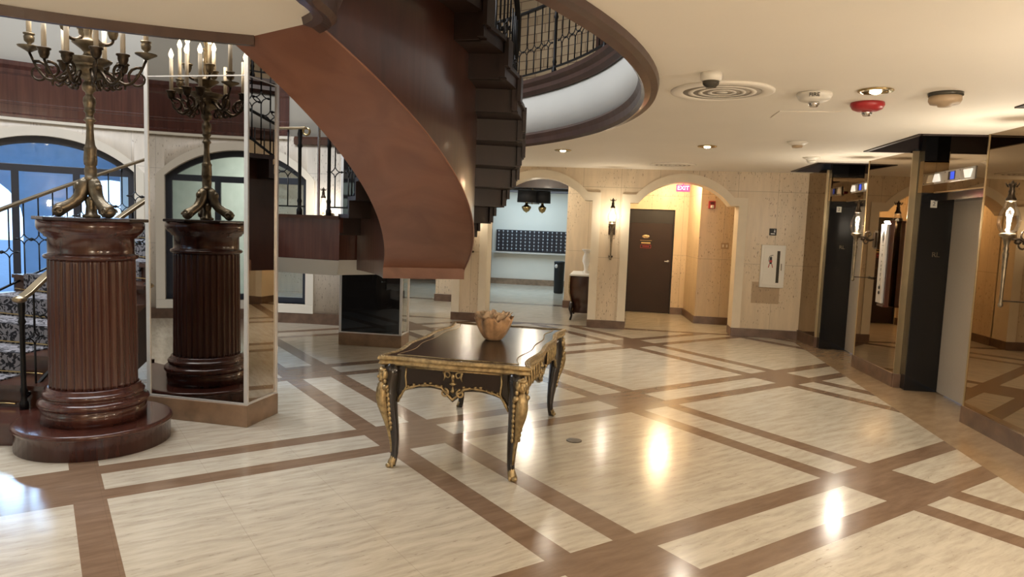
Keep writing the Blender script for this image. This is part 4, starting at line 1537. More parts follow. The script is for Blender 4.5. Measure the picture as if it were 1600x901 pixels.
def top_outline(s=0.0, n=26):
    """serpentine outline; corners push outward"""
    hx, hy = HX - s, HY - s
    out = []

    def side(f):     # bulge along a side, f in -1..1
        return 0.022*cos(pi*f*1.5) if abs(f) < 1 else 0
    for i in range(n):
        f = -1 + 2*i/n
        g = max(-0.93, min(0.93, f)); out.append((f*(hx - 0.02), -hy + 0.030 - 0.030*abs(g)**6 - 0.028*cos(f*pi*0.5)**2*0.9))
    for i in range(n):
        f = -1 + 2*i/n
        out.append((hx - 0.055 + 0.055*abs(f)**5 + 0.042*cos(f*pi*0.5)**4 - 0.02*cos(f*2.5*pi)*(1 - f*f), f*(hy - 0.02)))
    for i in range(n):
        f = 1 - 2*i/n
        out.append((f*(hx - 0.02), hy - 0.030 + 0.030*abs(f)**6 + 0.028*cos(f*pi*0.5)**2*0.9))
    for i in range(n):
        f = 1 - 2*i/n
        out.append((-hx + 0.055 - 0.055*abs(f)**5 - 0.042*cos(f*pi*0.5)**4 + 0.02*cos(f*2.5*pi)*(1 - f*f), f*(hy - 0.02)))
    return out


O = top_outline()
b = MB(); b.prism(top_outline(0.012), 0.742, 0.772)
b.build('top', M['ebony'], tb, local=True)
b = MB(); b.prism(top_outline(0.085), 0.7715, 0.7745)
b.build('leather_inset', M['leather'], tb, local=True)
b = MB(); b.tube([(p[0], p[1], 0.7742) for p in top_outline(0.085)], 0.003, 5, closed=True)
b.build('tooled_border', M['gilt'], tb, local=True)
b = MB()
b.sweep(O, [(-0.014, 0.722), (0.0, 0.716), (0.012, 0.728), (0.005, 0.744), (0.018, 0.760), (0.012, 0.777), (-0.012, 0.779), (-0.02, 0.772)], closed=True)
for i in range(0, len(O), 1):
    p = O[i]; q = O[(i + 1) % len(O)]
    for f in (0.25, 0.75):
        b.ball((p[0] + (q[0] - p[0])*f, p[1] + (q[1] - p[1])*f, 0.775), (0.008, 0.008, 0.006), 6)
b.build('gilt_edge', M['gilt'], tb, local=True)


def apron(b, half, f, zt=0.735, drop=0.20):
    """shaped apron board: arched either side of a central drop"""
    pts = [(-half, zt), (half, zt), (half, zt - drop - 0.045)]
    N = 40
    for i in range(N + 1):
        x = half - 2*half*i/N
        g = abs(x)/half
        z = zt - drop + 0.030*sin(pi*min(1, g*1.25)) - 0.055*max(0, 1 - g*5.0)**0.8 - 0.10*max(0, (g - 0.78)/0.22)**2
        pts.append((x, z))
    pts.append((-half, zt - drop - 0.045))
    b.prism(pts, -0.012, 0.012, f=f)
    return pts[3:-1]


def scroll(b, c, R, a0, turns, tx, tz, r=0.006, sg=1):
    b.tube([Vector(c) + R*(1 - 0.75*j/16)*(cos(a0 + sg*turns*2*pi*j/16)*tx + sin(a0 + sg*turns*2*pi*j/16)*tz) for j in range(17)], [r*(1 - 0.4*j/16) for j in range(17)], 6)


Zv = Vector((0, 0, 1))
SIDES = [(0, -0.815, Vector((1, 0, 0)), Vector((0, -1, 0)), 0.41), (0, 0.815, Vector((-1, 0, 0)), Vector((0, 1, 0)), 0.41),
         (0.435, 0, Vector((0, 1, 0)), Vector((1, 0, 0)), 0.80), (-0.435, 0, Vector((0, -1, 0)), Vector((-1, 0, 0)), 0.80)]
for k, (ox, oy, tx, nx, half) in enumerate(SIDES):
    O0 = Vector((ox, oy, 0))
    ff = lambda p, q, a, O0=O0, tx=tx, nx=nx: O0 + tx*p + nx*a + Zv*q
    b = MB()
    low = apron(b, half, ff, drop=0.19 if k < 2 else 0.20)
    ap = b.build('apron', M['ebony'], tb, local=True)
    # drawer front veneer
    b = MB()
    w_ = half*0.80
    b.prism([(-w_, 0.70), (w_, 0.70), (w_, 0.585), (-w_, 0.585)], 0.012, 0.017, f=ff)
    b.build('drawer_panel', M['ebony_red'], ap, local=True)
    # gilt frame, lower garland, centre ornament
    g = MB()

    def P(p, q, a=0.020):
        return ff(p, q, a)
    g.tube([P(-w_, 0.705), P(w_, 0.705)], 0.0075, 6)
    for sg in (-1, 1):
        g.tube([P(sg*w_, 0.705), P(sg*(w_ + 0.004), 0.64), P(sg*(w_ - 0.004), 0.575), P(sg*(w_ + 0.02), 0.53), P(sg*(w_ + 0.035), 0.49)], [0.0075, 0.008, 0.0075, 0.007, 0.004], 6)
    n = len(low)
    lo2 = [P(p[0]*0.94, p[1] + 0.020) for p in low]
    g.tube(lo2, [0.0085 + 0.003*sin(i*1.3) for i in range(n)], 6)
    for i in range(2, n - 2):
        if i % 2 == 0:
            g.ball(lo2[i] + Zv*(0.010 + 0.006*sin(i*2.1)) + nx*0.002, (0.012, 0.012, 0.009), 6)
    for sg in (-1, 1):
        scroll(g, P(sg*0.055, 0.553), 0.030, pi/2, 1.3, tx*sg, Zv, 0.009)
        scroll(g, P(sg*0.040, 0.672), 0.030, 0.4, 0.9, tx*sg, Zv, 0.007)
        g.tube([P(sg*0.062, 0.70), P(sg*0.055, 0.66), P(sg*0.064, 0.635)], [0.010, 0.007, 0.003], 6)
    g.ball(P(0, 0.665), (0.016, 0.016, 0.024), 8)
    g.lathe([(0.002, 0.0), (0.030, 0.018), (0.012, 0.026), (0.006, 0.05), (0.004, 0.06)], 8, tuple(P(0, 0.60, 0.016)))
    g.lathe([(0.002, 0.0), (0.018, 0.012), (0.010, 0.026), (0.003, 0.05)], 8, tuple(P(0, 0.552, 0.016)))
    if k >= 2:
        for i in range(-6, 7):
            if abs(i) < 2:
                continue
            p = i*0.098
            sg = 1 if i > 0 else -1
            g.tube([P(p, 0.715, 0.022), P(p + 0.012*sg, 0.67, 0.030), P(p - 0.008*sg, 0.61, 0.032), P(p + 0.006*sg, 0.565, 0.024)], [0.012, 0.010, 0.011, 0.005], 6)
            scroll(g, P(p + 0.03*sg, 0.60, 0.022), 0.030, 1.0, 1.2, tx*sg, Zv, 0.008)
            scroll(g, P(p + 0.035*sg, 0.68, 0.022), 0.022, 2.0, 1.1, tx*sg, Zv, 0.007)
    g.build('gilt_mount', M['gilt'], ap, local=True)

LEGP = [(0.725, 0.000, 0.058), (0.66, 0.006, 0.060), (0.60, 0.018, 0.060), (0.53, 0.024, 0.057), (0.45, 0.018, 0.052), (0.36, 0.004, 0.045), (0.27, -0.012, 0.037),
        (0.18, -0.022, 0.030), (0.10, -0.024, 0.026), (0.05, -0.016, 0.025), (0.012, -0.006, 0.025)]
for sx in (-1, 1):
    for sy in (-1, 1):
        C0 = Vector((sx*0.425, sy*0.825, 0)); d = Vector((sx, sy, 0)).normalized(); s_ = Vector((-d.y, d.x, 0))
        b = MB()
        b.tube([C0 + d*o + Zv*z for z, o, r in LEGP], [r for z, o, r in LEGP], 12)
        leg = b.build('leg', M['ebony'], tb, local=True)
        g = MB()
        # caryatid bust at the knee: face, crown of hair, shoulders, leafy body running down the leg
        hc = C0 + d*0.074 + Zv*0.645
        g.ball(hc, (0.031, 0.034, 0.042), 14, ax=(s_, d, Zv))
        g.ball(hc + d*0.032 - Zv*0.004, (0.007, 0.010, 0.012), 8, ax=(s_, d, Zv))          # nose
        g.ball(hc + d*0.023 - Zv*0.030, (0.010, 0.008, 0.005), 8, ax=(s_, d, Zv))          # chin
        for sg in (-1, 1):
            g.ball(hc + s_*sg*0.012 + d*0.030 + Zv*0.008, (0.005, 0.004, 0.003), 6, ax=(s_, d, Zv))
            g.ball(hc + s_*sg*0.029 + Zv*0.008 - d*0.004, (0.016, 0.024, 0.036), 8, ax=(s_, d, Zv))   # hair
            g.ball(hc + s_*sg*0.040 - Zv*0.034, (0.012, 0.014, 0.018), 8, ax=(s_, d, Zv))
            g.ball(C0 + d*0.070 + s_*sg*0.040 + Zv*0.572, (0.025, 0.024, 0.022), 10, ax=(s_, d, Zv))  # shoulder
            g.ball(C0 + d*0.094 + s_*sg*0.018 + Zv*0.548, (0.017, 0.016, 0.017), 8, ax=(s_, d, Zv))   # breast
        g.ball(hc + Zv*0.040, (0.035, 0.032, 0.018), 10, ax=(s_, d, Zv))
        for i in range(-2, 3):
            g.ball(hc + Zv*(0.054 - 0.005*abs(i)) + s_*i*0.011 + d*0.01, (0.007, 0.008, 0.012), 6, ax=(s_, d, Zv))
        g.tube([hc - Zv*0.03, C0 + d*0.072 + Zv*0.595, C0 + d*0.074 + Zv*0.56, C0 + d*0.078 + Zv*0.51, C0 + d*0.070 + Zv*0.45, C0 + d*0.056 + Zv*0.40, C0 + d*0.040 + Zv*0.34, C0 + d*0.022 + Zv*0.27, C0 + d*0.006 + Zv*0.19, C0 - d*0.002 + Zv*0.11],
               [0.014, 0.028, 0.040, 0.043, 0.038, 0.031, 0.023, 0.016, 0.012, 0.009], 10)
        for i in range(9):
            z = 0.555 - 0.034*i
            for sg in (-1, 1):
                g.ball(C0 + d*(0.060 - 0.0050*i) + s_*sg*(0.048 - 0.0026*i) + Zv*z, (0.014 - 0.0006*i, 0.014, 0.020), 6, ax=(s_, d, Zv))
        g.build('caryatid_mount', M['gilt'], leg, local=True)
        g = MB()
        g.tube([C0 - d*0.022 + Zv*0.105, C0 - d*0.016 + Zv*0.06, C0 - d*0.002 + Zv*0.028, C0 + d*0.016 + Zv*0.018], [0.019, 0.026, 0.030, 0.018], 10)
        g.ball(C0 + d*0.020 + Zv*0.017, (0.022, 0.018, 0.017), 10)
        for sg in (-1, 1):
            g.ball(C0 + d*0.004 + s_*sg*0.022 + Zv*0.02, (0.012, 0.016, 0.018), 8)
        g.build('gilt_sabot', M['gilt'], leg, local=True)

# ------------------------------------------------------------------ onyx bowl
BW = (-0.935, 5.36)
bowl = MB()


def ruffle(prof, ph, n=120, amp=0.08):
    vs, fs = [], []
    m_ = len(prof)
    for i, (r, z) in enumerate(prof):
        f = i/(m_ - 1)
        for k in range(n):
            a = 2*pi*k/n
            rr = r*(1 + amp*f**1.5*sin(9*a + ph) + 0.035*f**3*sin(23*a + 2*ph))
            zz = z + f**4*(0.016*sin(7*a + ph) + 0.009*sin(17*a + 1.7*ph))
            vs.append((BW[0] + rr*cos(a), BW[1] + rr*sin(a), 0.7746 + zz))
    for i in range(m_ - 1):
        for k in range(n):
            k2 = (k + 1) % n
            fs.append((i*n + k, i*n + k2, (i + 1)*n + k2, (i + 1)*n + k))
    bowl.add(vs, fs, True)


OUT = [(0.0, 0.0), (0.055, 0.0), (0.068, 0.006), (0.088, 0.03), (0.108, 0.065), (0.124, 0.10), (0.136, 0.135), (0.142, 0.16), (0.148, 0.180)]
ruffle(OUT, 0.0)
ruffle([(0.0, 0.012), (0.060, 0.014), (0.085, 0.040), (0.110, 0.09), (0.128, 0.135), (0.138, 0.165), (0.148, 0.180)], 0.0)
bo = bowl.build('bowl', M['onyx'])
tag(bo, 'brown onyx bowl with a ruffled rim on the black table', 'bowl')
bowl = MB()
for ph, q in ((1.3, 0.92), (2.6, 0.72), (4.0, 0.5)):
    ruffle([(0.02, 0.06), (0.05*q + 0.02, 0.10), (0.10*q, 0.145), (0.125*q, 0.185), (0.138*q, 0.205)], ph, amp=0.16)
bowl.build('ruffled_petals', M['onyx_light'], bo, local=True)

# ------------------------------------------------------------------ torch sconces
def sconce(label, name='wall_sconce', lit=True):
    """local frame: +Y points out of the wall, wall at y=0; lantern axis at y=0.25, base z=0 at the pole tip"""
    t = thing(name, label, 'wall light', (0, 0, 0), 0, None)
    b = MB()
    b.box(-0.055, 0.055, 0.0, 0.022, 0.40, 0.62); b.box(-0.04, 0.04, 0.022, 0.045, 0.42, 0.60)
    b.lathe([(0.03, 0.0), (0.036, 0.03)], 8, (0, 0.02, 0.025))
    b.build('backplate', M['bronze_dark'], t, local=True, bevel=0.004)
    b = MB()
    b.tube([(0, 0.04, 0.045), (0, 0.12, 0.045), (0, 0.24, 0.045)], 0.006, 6)
    b.ball((0, 0.06, 0.045), 0.018, 8)
    b.tube([(0, 0.03, 0.52), (0, 0.09, 0.50), (0, 0.16, 0.54), (0, 0.24, 0.54)], [0.012, 0.014, 0.010, 0.014], 8)
    for c, R, a0, sg in (((0, 0.11, 0.575), 0.048, -1.5, 1), ((0, 0.13, 0.49), 0.040, 1.5, -1)):
        b.tube([Vector(c) + R*(1 - 0.05*j)*Vector((0, cos(a0 + sg*0.5*j), sin(a0 + sg*0.5*j))) for j in range(14)], 0.008, 7)
    b.ball((0, 0.17, 0.515), (0.022, 0.03, 0.02), 8)
    b.build('bracket_arm', M['bronze_dark'], t, local=True)
    b = MB()
    b.lathe([(0.0, -0.01), (0.016, 0.0), (0.020, 0.02), (0.012, 0.03), (0.012, 0.05), (0.014, 0.20), (0.020, 0.38), (0.024, 0.42), (0.016, 0.44), (0.022, 0.46), (0.014, 0.48),
             (0.026, 0.52), (0.034, 0.545), (0.056, 0.56), (0.060, 0.575), (0.050, 0.585), (0.0, 0.585)], 14, (0, 0.25, 0))
    b.build('torch_pole', M['bronze'], t, local=True)
    b = MB()
    b.lathe([(0.046, 0.582), (0.066, 0.61), (0.078, 0.65), (0.080, 0.69), (0.070, 0.74), (0.050, 0.785), (0.038, 0.82), (0.034, 0.84)], 20, (0, 0.25, 0))
    b.build('glass_globe', M['globe'], t, local=True)
    b = MB()
    b.lathe([(0.036, 0.835), (0.038, 0.85), (0.026, 0.87), (0.020, 0.90), (0.024, 0.91), (0.016, 0.93), (0.022, 0.955), (0.034, 0.965), (0.012, 0.975), (0.010, 0.985), (0.0, 1.0)], 12, (0, 0.25, 0))
    for q in range(4):
        a = q*pi/2
        b.tube([(0.03*cos(a), 0.25 + 0.03*sin(a), 0.945), (0.045*cos(a), 0.25 + 0.045*sin(a), 0.965), (0.05*cos(a), 0.25 + 0.05*sin(a), 0.98)], [0.006, 0.005, 0.003], 5)
    b.build('finial_cap', M['bronze_dark'], t, local=True)
    b = MB(); b.lathe([(0.014, 0.585), (0.014, 0.665), (0.0, 0.665)], 10, (0, 0.25, 0))
    b.build('candle_sleeve', M['candle'], t, local=True)
    b = MB(); b.lathe([(0.010, 0.665), (0.017, 0.682), (0.015, 0.70), (0.007, 0.725), (0.0, 0.735)], 10, (0, 0.25, 0))
    b.build('flame_bulb', M['glow'], t, local=True)
    return t


SC = [((-0.115, YB, 1.165), pi, 'lit torch sconce on the travertine pier between the two bright arches'),
      ((3.14, 9.16, 1.145), pi/2, 'lit torch sconce on the far mirror panel beside the silver call panel'),
      ((3.285, 6.06, 1.175), pi/2, 'large lit torch sconce on the nearest mirror panel at the right edge'),
      ((-2.46, YB, 1.145), pi, 'torch sconce on the narrow pier just right of the staircase foot'),
      (tuple(cyl(88.6, 5.275, 1.13)), RAD(178.6), 'lit torch sconce on the rotunda wall beyond the landing railing')]
s0 = None
for p, rz, lab in SC:
    if s0 is None:
        s0 = sconce(lab); s0.location = p; s0.rotation_euler = (0, 0, rz); o = s0
    else:
        o = dup(s0, p, rz, lab)
    o['group'] = 'torch wall lights'
    lp = Vector(p) + Matrix.Rotation(rz, 3, 'Z') @ Vector((0, 0.25, 0.71))
    lamp('POINT', 'sconce_light', lp, 30 if p[0] > 3 else 10, (1.0, 0.88, 0.70), 0.03)

# ------------------------------------------------------------------ lift call panel, indicators
cp = thing('call_panel', 'silver call panel with two buttons, in a reddish wooden case between the lifts', 'control panel', (3.12, 8.80, 0.92))
b = MB(); b.box(3.075, 3.125, 8.60, 8.78, 0.90, 1.86)
b.box(3.06, 3.125, 8.59, 8.79, 0.885, 0.91); b.box(3.065, 3.125, 8.595, 8.785, 1.86, 1.885)
b.build('wooden_case', M['wood_red'], cp, bevel=0.004)
b = MB(); b.box(3.045, 3.075, 8.625, 8.795, 0.925, 1.845)
b.build('steel_plate', M['steel'], cp, bevel=0.006)
for z in (1.045, 1.105):
    b = MB(); b.lathe([(0.020, 0), (0.020, 0.006), (0.015, 0.009), (0, 0.009)], 14)
    b.v = [(3.045 - v[2], 8.70 + v[0], z + v[1]) for v in b.v]
    b.build('call_button', M['dark'], cp)
b = MB()
X3 = 3.0445
def fl(y, z):
    return Vector((X3, y, z))
b.tube([fl(8.70 + 0.026*cos(q), 1.70 + 0.055*sin(q)) for q in [2*pi*i/20 for i in range(20)]], 0.0025, 4, closed=True)
b.tube([fl(8.70, 1.775), fl(8.70, 1.625)], 0.0025, 4); b.tube([fl(8.685, 1.735), fl(8.715, 1.70), fl(8.685, 1.665)], 0.0025, 4)
b.box(X3 - 0.001, X3 + 0.002, 8.665, 8.735, 1.595, 1.599); b.box(X3 - 0.001, X3 + 0.002, 8.69, 8.71, 1.535, 1.540)
b.build('engraved_crest', M['ink'], cp)
for i, z in enumerate((1.48, 1.43, 1.39, 1.35, 1.31, 1.27, 1.23)):
    pass
b = MB()
for i, z in enumerate((1.485, 1.41, 1.36, 1.315, 1.255, 1.20, 1.13)):
    h = (0.018, 0.008, 0.014, 0.018, 0.022, 0.018, 0.010)[i]
    b.box(X3 - 0.001, X3 + 0.002, 8.695, 8.706, z - h, z + h)
    b.box(X3 - 0.001, X3 + 0.002, 8.685, 8.708, z + h*0.3, z + h*0.6)
b.build('engraved_notice', M['ink'], cp)

IND = [((3.308, 11.30 - 0.98 + 0.02, 2.33), 'far'), ((3.478, 7.92, 2.36), 'near')]


def indicator(x, y, z, label, ln=0.92):
    t = thing('lift_indicator', label, 'lift indicator', (x, y, z), 0, 'lift floor indicators')
    b = MB(); b.box(x - 0.012, x, y - ln/2, y + ln/2, z - 0.062, z + 0.062)
    b.build('brass_plate', M['steel'], t, bevel=0.003)
    b = MB(); b.box(x - 0.016, x - 0.011, y - 0.06, y + 0.085, z - 0.040, z + 0.045)
    sc_ = b.build('display', M['dark'], t)
    b = MB(); b.box(x - 0.018, x - 0.0155, y - 0.055, y + 0.03, z - 0.036, z + 0.041)
    b.build('blue_digit_field', M['screen'], sc_)
    for sg, up in ((1, True), (-1, False)):
        yc = y + sg*ln*0.37
        w1, w2 = (0.085, 0.045) if up else (0.045, 0.085)
        b = MB(); b.prism([(yc - w1, z - 0.042), (yc + w1, z - 0.042), (yc + w2, z + 0.042), (yc - w2, z + 0.042)], x - 0.028, x - 0.011, f=lambda p, q, a: (a, p, q))
        b.build('direction_lantern', M['arrow'], t, bevel=0.006)
    b = MB()
    for yy in (-0.16, 0.16):
        for zz in (-0.045, 0.045):
            b.ball((x - 0.013, y + yy, z + zz), (0.004, 0.012, 0.006), 6)
    b.build('rivet', M['chrome'], t)
    return t


indicator(3.355, 7.82, 2.345, 'lift indicator plate with a blue display above the nearer pale lift door')
indicator(3.255, 10.28, 2.36, 'lift indicator plate with a blue display above the farther lift door', 0.74)

# ------------------------------------------------------------------ things on the back wall
fc = thing('fire_cabinet', 'white fire extinguisher cabinet on the travertine wall right of the brown door', 'cabinet', (2.46, YB, 0.82))
b = MB(); b.box(2.275, 2.645, YB - 0.055, YB, 0.82, 1.50)
b.build('cabinet_body', M['white_metal'], fc, bevel=0.006)
b = MB(); b.box(2.31, 2.61, YB - 0.066, YB - 0.055, 0.86, 1.46)
dr = b.build('cabinet_door', M['white_metal'], fc, bevel=0.003)
b = MB(); b.box(2.515, 2.56, YB - 0.070, YB - 0.064, 0.90, 1.41)
b.build('glass_strip', M['dark_glass'], dr)
b = MB(); b.box(2.578, 2.592, YB - 0.085, YB - 0.066, 1.10, 1.21)
b.build('pull_handle', M['chrome'], dr)
b = MB()
y = YB - 0.068
b.box(2.405, 2.44, y - 0.001, y + 0.003, 1.20, 1.31)
b.tube([(2.425, y, 1.31), (2.425, y, 1.335), (2.455, y, 1.34)], 0.005, 5); b.tube([(2.41, y, 1.335), (2.395, y, 1.30), (2.39, y, 1.24)], 0.004, 5)
b.build('extinguisher_symbol', M['ink'], dr)
b = MB(); b.box(2.40, 2.445, y - 0.003, y + 0.002, 1.225, 1.26); b.tube([(2.405, y, 1.20), (2.39, y, 1.14)], 0.006, 5); b.tube([(2.44, y, 1.20), (2.455, y, 1.14)], 0.006, 5)
b.build('red_symbol', M['red_paint'], dr)
sg_ = thing('restroom_sign', 'small black sign with a white symbol on the wall above the fire cabinet', 'sign', (2.437, YB, 1.71))
b = MB(); b.box(2.382, 2.492, YB - 0.010, YB, 1.655, 1.765)
b.build('sign_plate', M['black'], sg_, bevel=0.003)
b = MB(); b.ball((2.462, YB - 0.011, 1.743), (0.008, 0.003, 0.008), 8); b.prism([(2.450, 1.705), (2.474, 1.705), (2.468, 1.735), (2.456, 1.735)], YB - 0.013, YB - 0.009, f=lambda p, q, a: (p, a, q))
b.box(2.405, 2.468, YB - 0.013, YB - 0.009, 1.675, 1.687)
b.build('sign_symbol', M['paper'], sg_)

ex = thing('exit_sign', 'glowing pinkish red exit sign hanging inside the top of the right arch', 'sign', (1.03, 12.02, 2.39))
b = MB(); b.box(0.92, 1.145, 12.15, 12.185, 2.33, 2.445)
b.box(1.02, 1.045, 12.16, 12.175, 2.445, 2.65)
b.build('sign_box', M['exit_red'], ex, bevel=0.003)
text_mesh('EXIT', 0.095, (1.033, 12.147, 2.388), (1, 0, 0), (0, 0, 1), 0.002).build('sign_lettering', M['exit_txt'], ex)
fa = thing('fire_alarm', 'red fire alarm horn with a white strobe on the alcove wall', 'alarm', (1.62, 13.02, 2.15))
b = MB(); b.box(1.565, 1.685, 12.965, 13.02, 2.085, 2.225)
b.build('alarm_body', M['red'], fa, bevel=0.010)
b = MB(); b.box(1.60, 1.655, 12.935, 12.966, 2.095, 2.15)
b.build('strobe_lens', M['white_metal'], fa, bevel=0.010)
b = MB()
for i in range(5):
    b.box(1.59, 1.66, 12.960, 12.967, 2.165 + 0.009*i, 2.169 + 0.009*i)
b.build('horn_grille', M['dark'], fa)
sw = thing('switch_plate', 'beige double switch plate on the alcove wall below the fire alarm', 'switch', (1.90, 13.02, 1.42))
b = MB(); b.box(1.83, 1.965, 13.010, 13.02, 1.375, 1.485)
b.build('plate', M['tan_plastic'], sw, bevel=0.003)
for x in (1.865, 1.93):
    b = MB(); b.box(x - 0.012, x + 0.012, 13.002, 13.012, 1.405, 1.455)
    b.build('rocker', M['white_metal'], sw, bevel=0.002)

# ------------------------------------------------------------------ ceiling fittings
def downlight(x, y, label, power, seen=True, lx=0.0):
    t = thing('downlight', label, 'ceiling light', (x, y, ZC), 0, 'recessed brass downlights')
    b = MB()
    b.lathe([(0.075, 0.0), (0.108, 0.0), (0.110, -0.006), (0.100, -0.012), (0.080, -0.010), (0.068, 0.0), (0.062, -0.001), (0.075, 0.0)], 28, (x, y, ZC - 0.001), caps=False)
    b.build('brass_ring', M['brass'], t)
    b = MB(); b.lathe([(0.0, -0.003), (0.05, -0.004), (0.070, -0.001)], 20, (x, y, ZC - 0.001))
    b.build('reflector', M['brass_worn'], t)
    b = MB(); b.ball((x, y, ZC - 0.012), (0.038, 0.038, 0.015), 12)
    b.build('lit_lens', M['lens'], t)
    lamp('SPOT', 'downlight_lamp', (x, y, ZC - 0.035), power, WARM, 0.04, aim=(x, y, 0), angle=RAD(150), blend=0.9)
    return t


PW = 48
downlight(1.62, 4.99, 'lit brass downlight between the white fire dome and the tan detector', PW)
downlight(0.945, 8.30, 'lit brass downlight in the ceiling before the arches, left of the orange-tipped detector', PW*1.7)
downlight(-0.76, 9.05, 'small lit downlight in the ceiling close to the brown ring', PW*0.7)
for x, y in ((1.75, 1.6), (-0.2, 0.9), (-2.6, 1.2), (2.2, -1.0), (0.3, -1.4), (-2.2, -1.2)):
    lamp('SPOT', 'downlight_lamp', (x, y, ZC - 0.035), PW, WARM, 0.04, aim=(x, y, 0), angle=RAD(150), blend=0.9)
for x, y, z, e in ((1.5, -1.75, 1.8, 85), (2.95, 0.9, 1.8, 55), (2.95, 3.2, 1.8, 45)):  # added unseen fill lamps that brighten the ceiling and walls
    lamp('POINT', 'unseen_fill_light', (x, y, z), e, (1.0, 0.88, 0.72), 0.10)
lamp('POINT', 'alcove_lamp', (0.95, 13.1, 2.52), 46, (1.0, 0.74, 0.42), 0.16)
lamp('POINT', 'hall_lamp', (-1.6, 13.2, 2.45), 30, WARM, 0.08)
lamp('POINT', 'hall_lamp_side', (-4.6, 13.2, 2.45), 25, WARM, 0.08)


def diffuser(x, y, R, label):
    t = thing('air_diffuser', label, 'vent', (x, y, ZC), 0, 'round air diffusers')
    b = MB(); b.lathe([(R*0.74, 0.0), (R*1.0, 0.0), (R*1.0, -0.010), (R*0.95, -0.017), (R*0.80, -0.017), (R*0.76, -0.010), (R*0.74, 0.0)], 48, (x, y, ZC), caps=False)
    b.build('outer_rim', M['ceiling'], t)
    for r0, r1 in ((0.56, 0.66), (0.38, 0.46), (0.20, 0.28), (0.0, 0.11)):
        b = MB(); b.lathe([(R*r0, -0.0135), (R*r1, -0.0135), (R*r1, -0.0115), (R*r0, -0.0115), (R*r0, -0.0135)] if r0 else [(0, -0.0135), (R*r1, -0.0135), (R*r1, -0.0115), (0, -0.0115)], 40, (x, y, ZC), caps=False)
        b.build('cone_ring', M['ceiling'], t)
    b = MB(); b.lathe([(0.0, -0.0100), (R*0.77, -0.0100), (R*0.77, -0.002), (0.0, -0.002)], 40, (x, y, ZC))  # flat grey disc: shade between the rings put into its colour
    b.build('gap_shade', M['vent_grey'], t)
    return t


diffuser(0.652, 5.06, 0.345, 'large round cream air diffuser in the ceiling beside the security camera')
diffuser(0.74, 10.72, 0.34, 'round air diffuser in the ceiling just before the right arch')
sc = thing('security_camera', 'small white dome security camera on the ceiling next to the large diffuser', 'camera', (0.51, 4.50, ZC))
b = MB(); b.lathe([(0.066, 0), (0.066, -0.025), (0.062, -0.045), (0.052, -0.050)], 24, (0.51, 4.50, ZC)); b.build('housing', M['white_metal'], sc)
b = MB(); b.lathe([(0.052, -0.047), (0.048, -0.070), (0.030, -0.088), (0.0, -0.093)], 20, (0.51, 4.50, ZC)); b.build('dark_dome', M['dark_glass'], sc)


def fire_dome(x, y, mat_, label, text=False):
    t = thing('fire_strobe', label, 'alarm', (x, y, ZC))
    b = MB(); b.lathe([(0.112, 0), (0.115, -0.018), (0.100, -0.045), (0.070, -0.058), (0.0, -0.060)], 28, (x, y, ZC)); b.build('housing', mat_, t)
    b = MB(); b.lathe([(0.034, -0.055), (0.036, -0.075), (0.024, -0.094), (0.0, -0.098)], 16, (x, y, ZC)); b.build('strobe_lens', M['chrome'], t)
    if text:
        d = Vector((x, y, 0)).normalized(); r = Vector((d.y, -d.x, 0))
        c = Vector((x, y, ZC - 0.030)) - d*0.112
        text_mesh('FIRE', 0.038, c, r, Vector((0, 0, 1)) - d*0.75, 0.002).build('lettering', M['ink'], t)


fire_dome(1.27, 5.11, M['white_metal'], 'white ceiling fire strobe marked FIRE', True)
fire_dome(1.725, 5.46, M['red'], 'red ceiling fire strobe below the brass downlight')
sd = thing('smoke_detector', 'tan smoke detector on a dark base, ceiling near the lifts', 'detector', (2.08, 5.07, ZC))
b = MB(); b.lathe([(0.105, 0), (0.105, -0.020), (0.095, -0.024)], 28, (2.08, 5.07, ZC)); b.build('mount_base', M['dark_glass'], sd)
b = MB(); b.lathe([(0.096, -0.020), (0.098, -0.050), (0.088, -0.070), (0.045, -0.075), (0.040, -0.088), (0.0, -0.090)], 28, (2.08, 5.07, ZC)); b.build('detector_head', M['tan_plastic'], sd)
apn = MB(); apn.box(1.20, 1.66, 5.84, 6.18, ZC - 0.006, ZC)
tag(apn.build('access_panel', M['ceiling'], bevel=0.002), 'flush cream access panel in the ceiling behind the white fire dome', 'panel')
for x, y, mt_, lab in ((1.80, 7.78, M['tan_plastic'], 'small ceiling detector with an orange tip, before the far lift'),
                       (2.33, 9.28, M['white_metal'], 'small white ceiling detector nearest the far lift recess')):
    t = thing('ceiling_detector', lab, 'detector', (x, y, ZC))
    b = MB(); b.lathe([(0.105, 0), (0.100, -0.014), (0.062, -0.034), (0.055, -0.038)], 24, (x, y, ZC)); b.build('cover', M['white_metal'], t)
    b = MB(); b.lathe([(0.055, -0.036), (0.050, -0.060), (0.0, -0.066)], 20, (x, y, ZC)); b.build('sensor_tip', mt_, t)

fp = MB(); fp.lathe([(0.062, 0.0), (0.062, 0.003), (0.055, 0.004), (0.0, 0.004)], 24, (-0.267, 5.409, 0.0))
fp_ = tag(fp.build('floor_plate', M['bronze_dark']), 'small round brown cover plate set in the floor right of the table', 'floor plate')

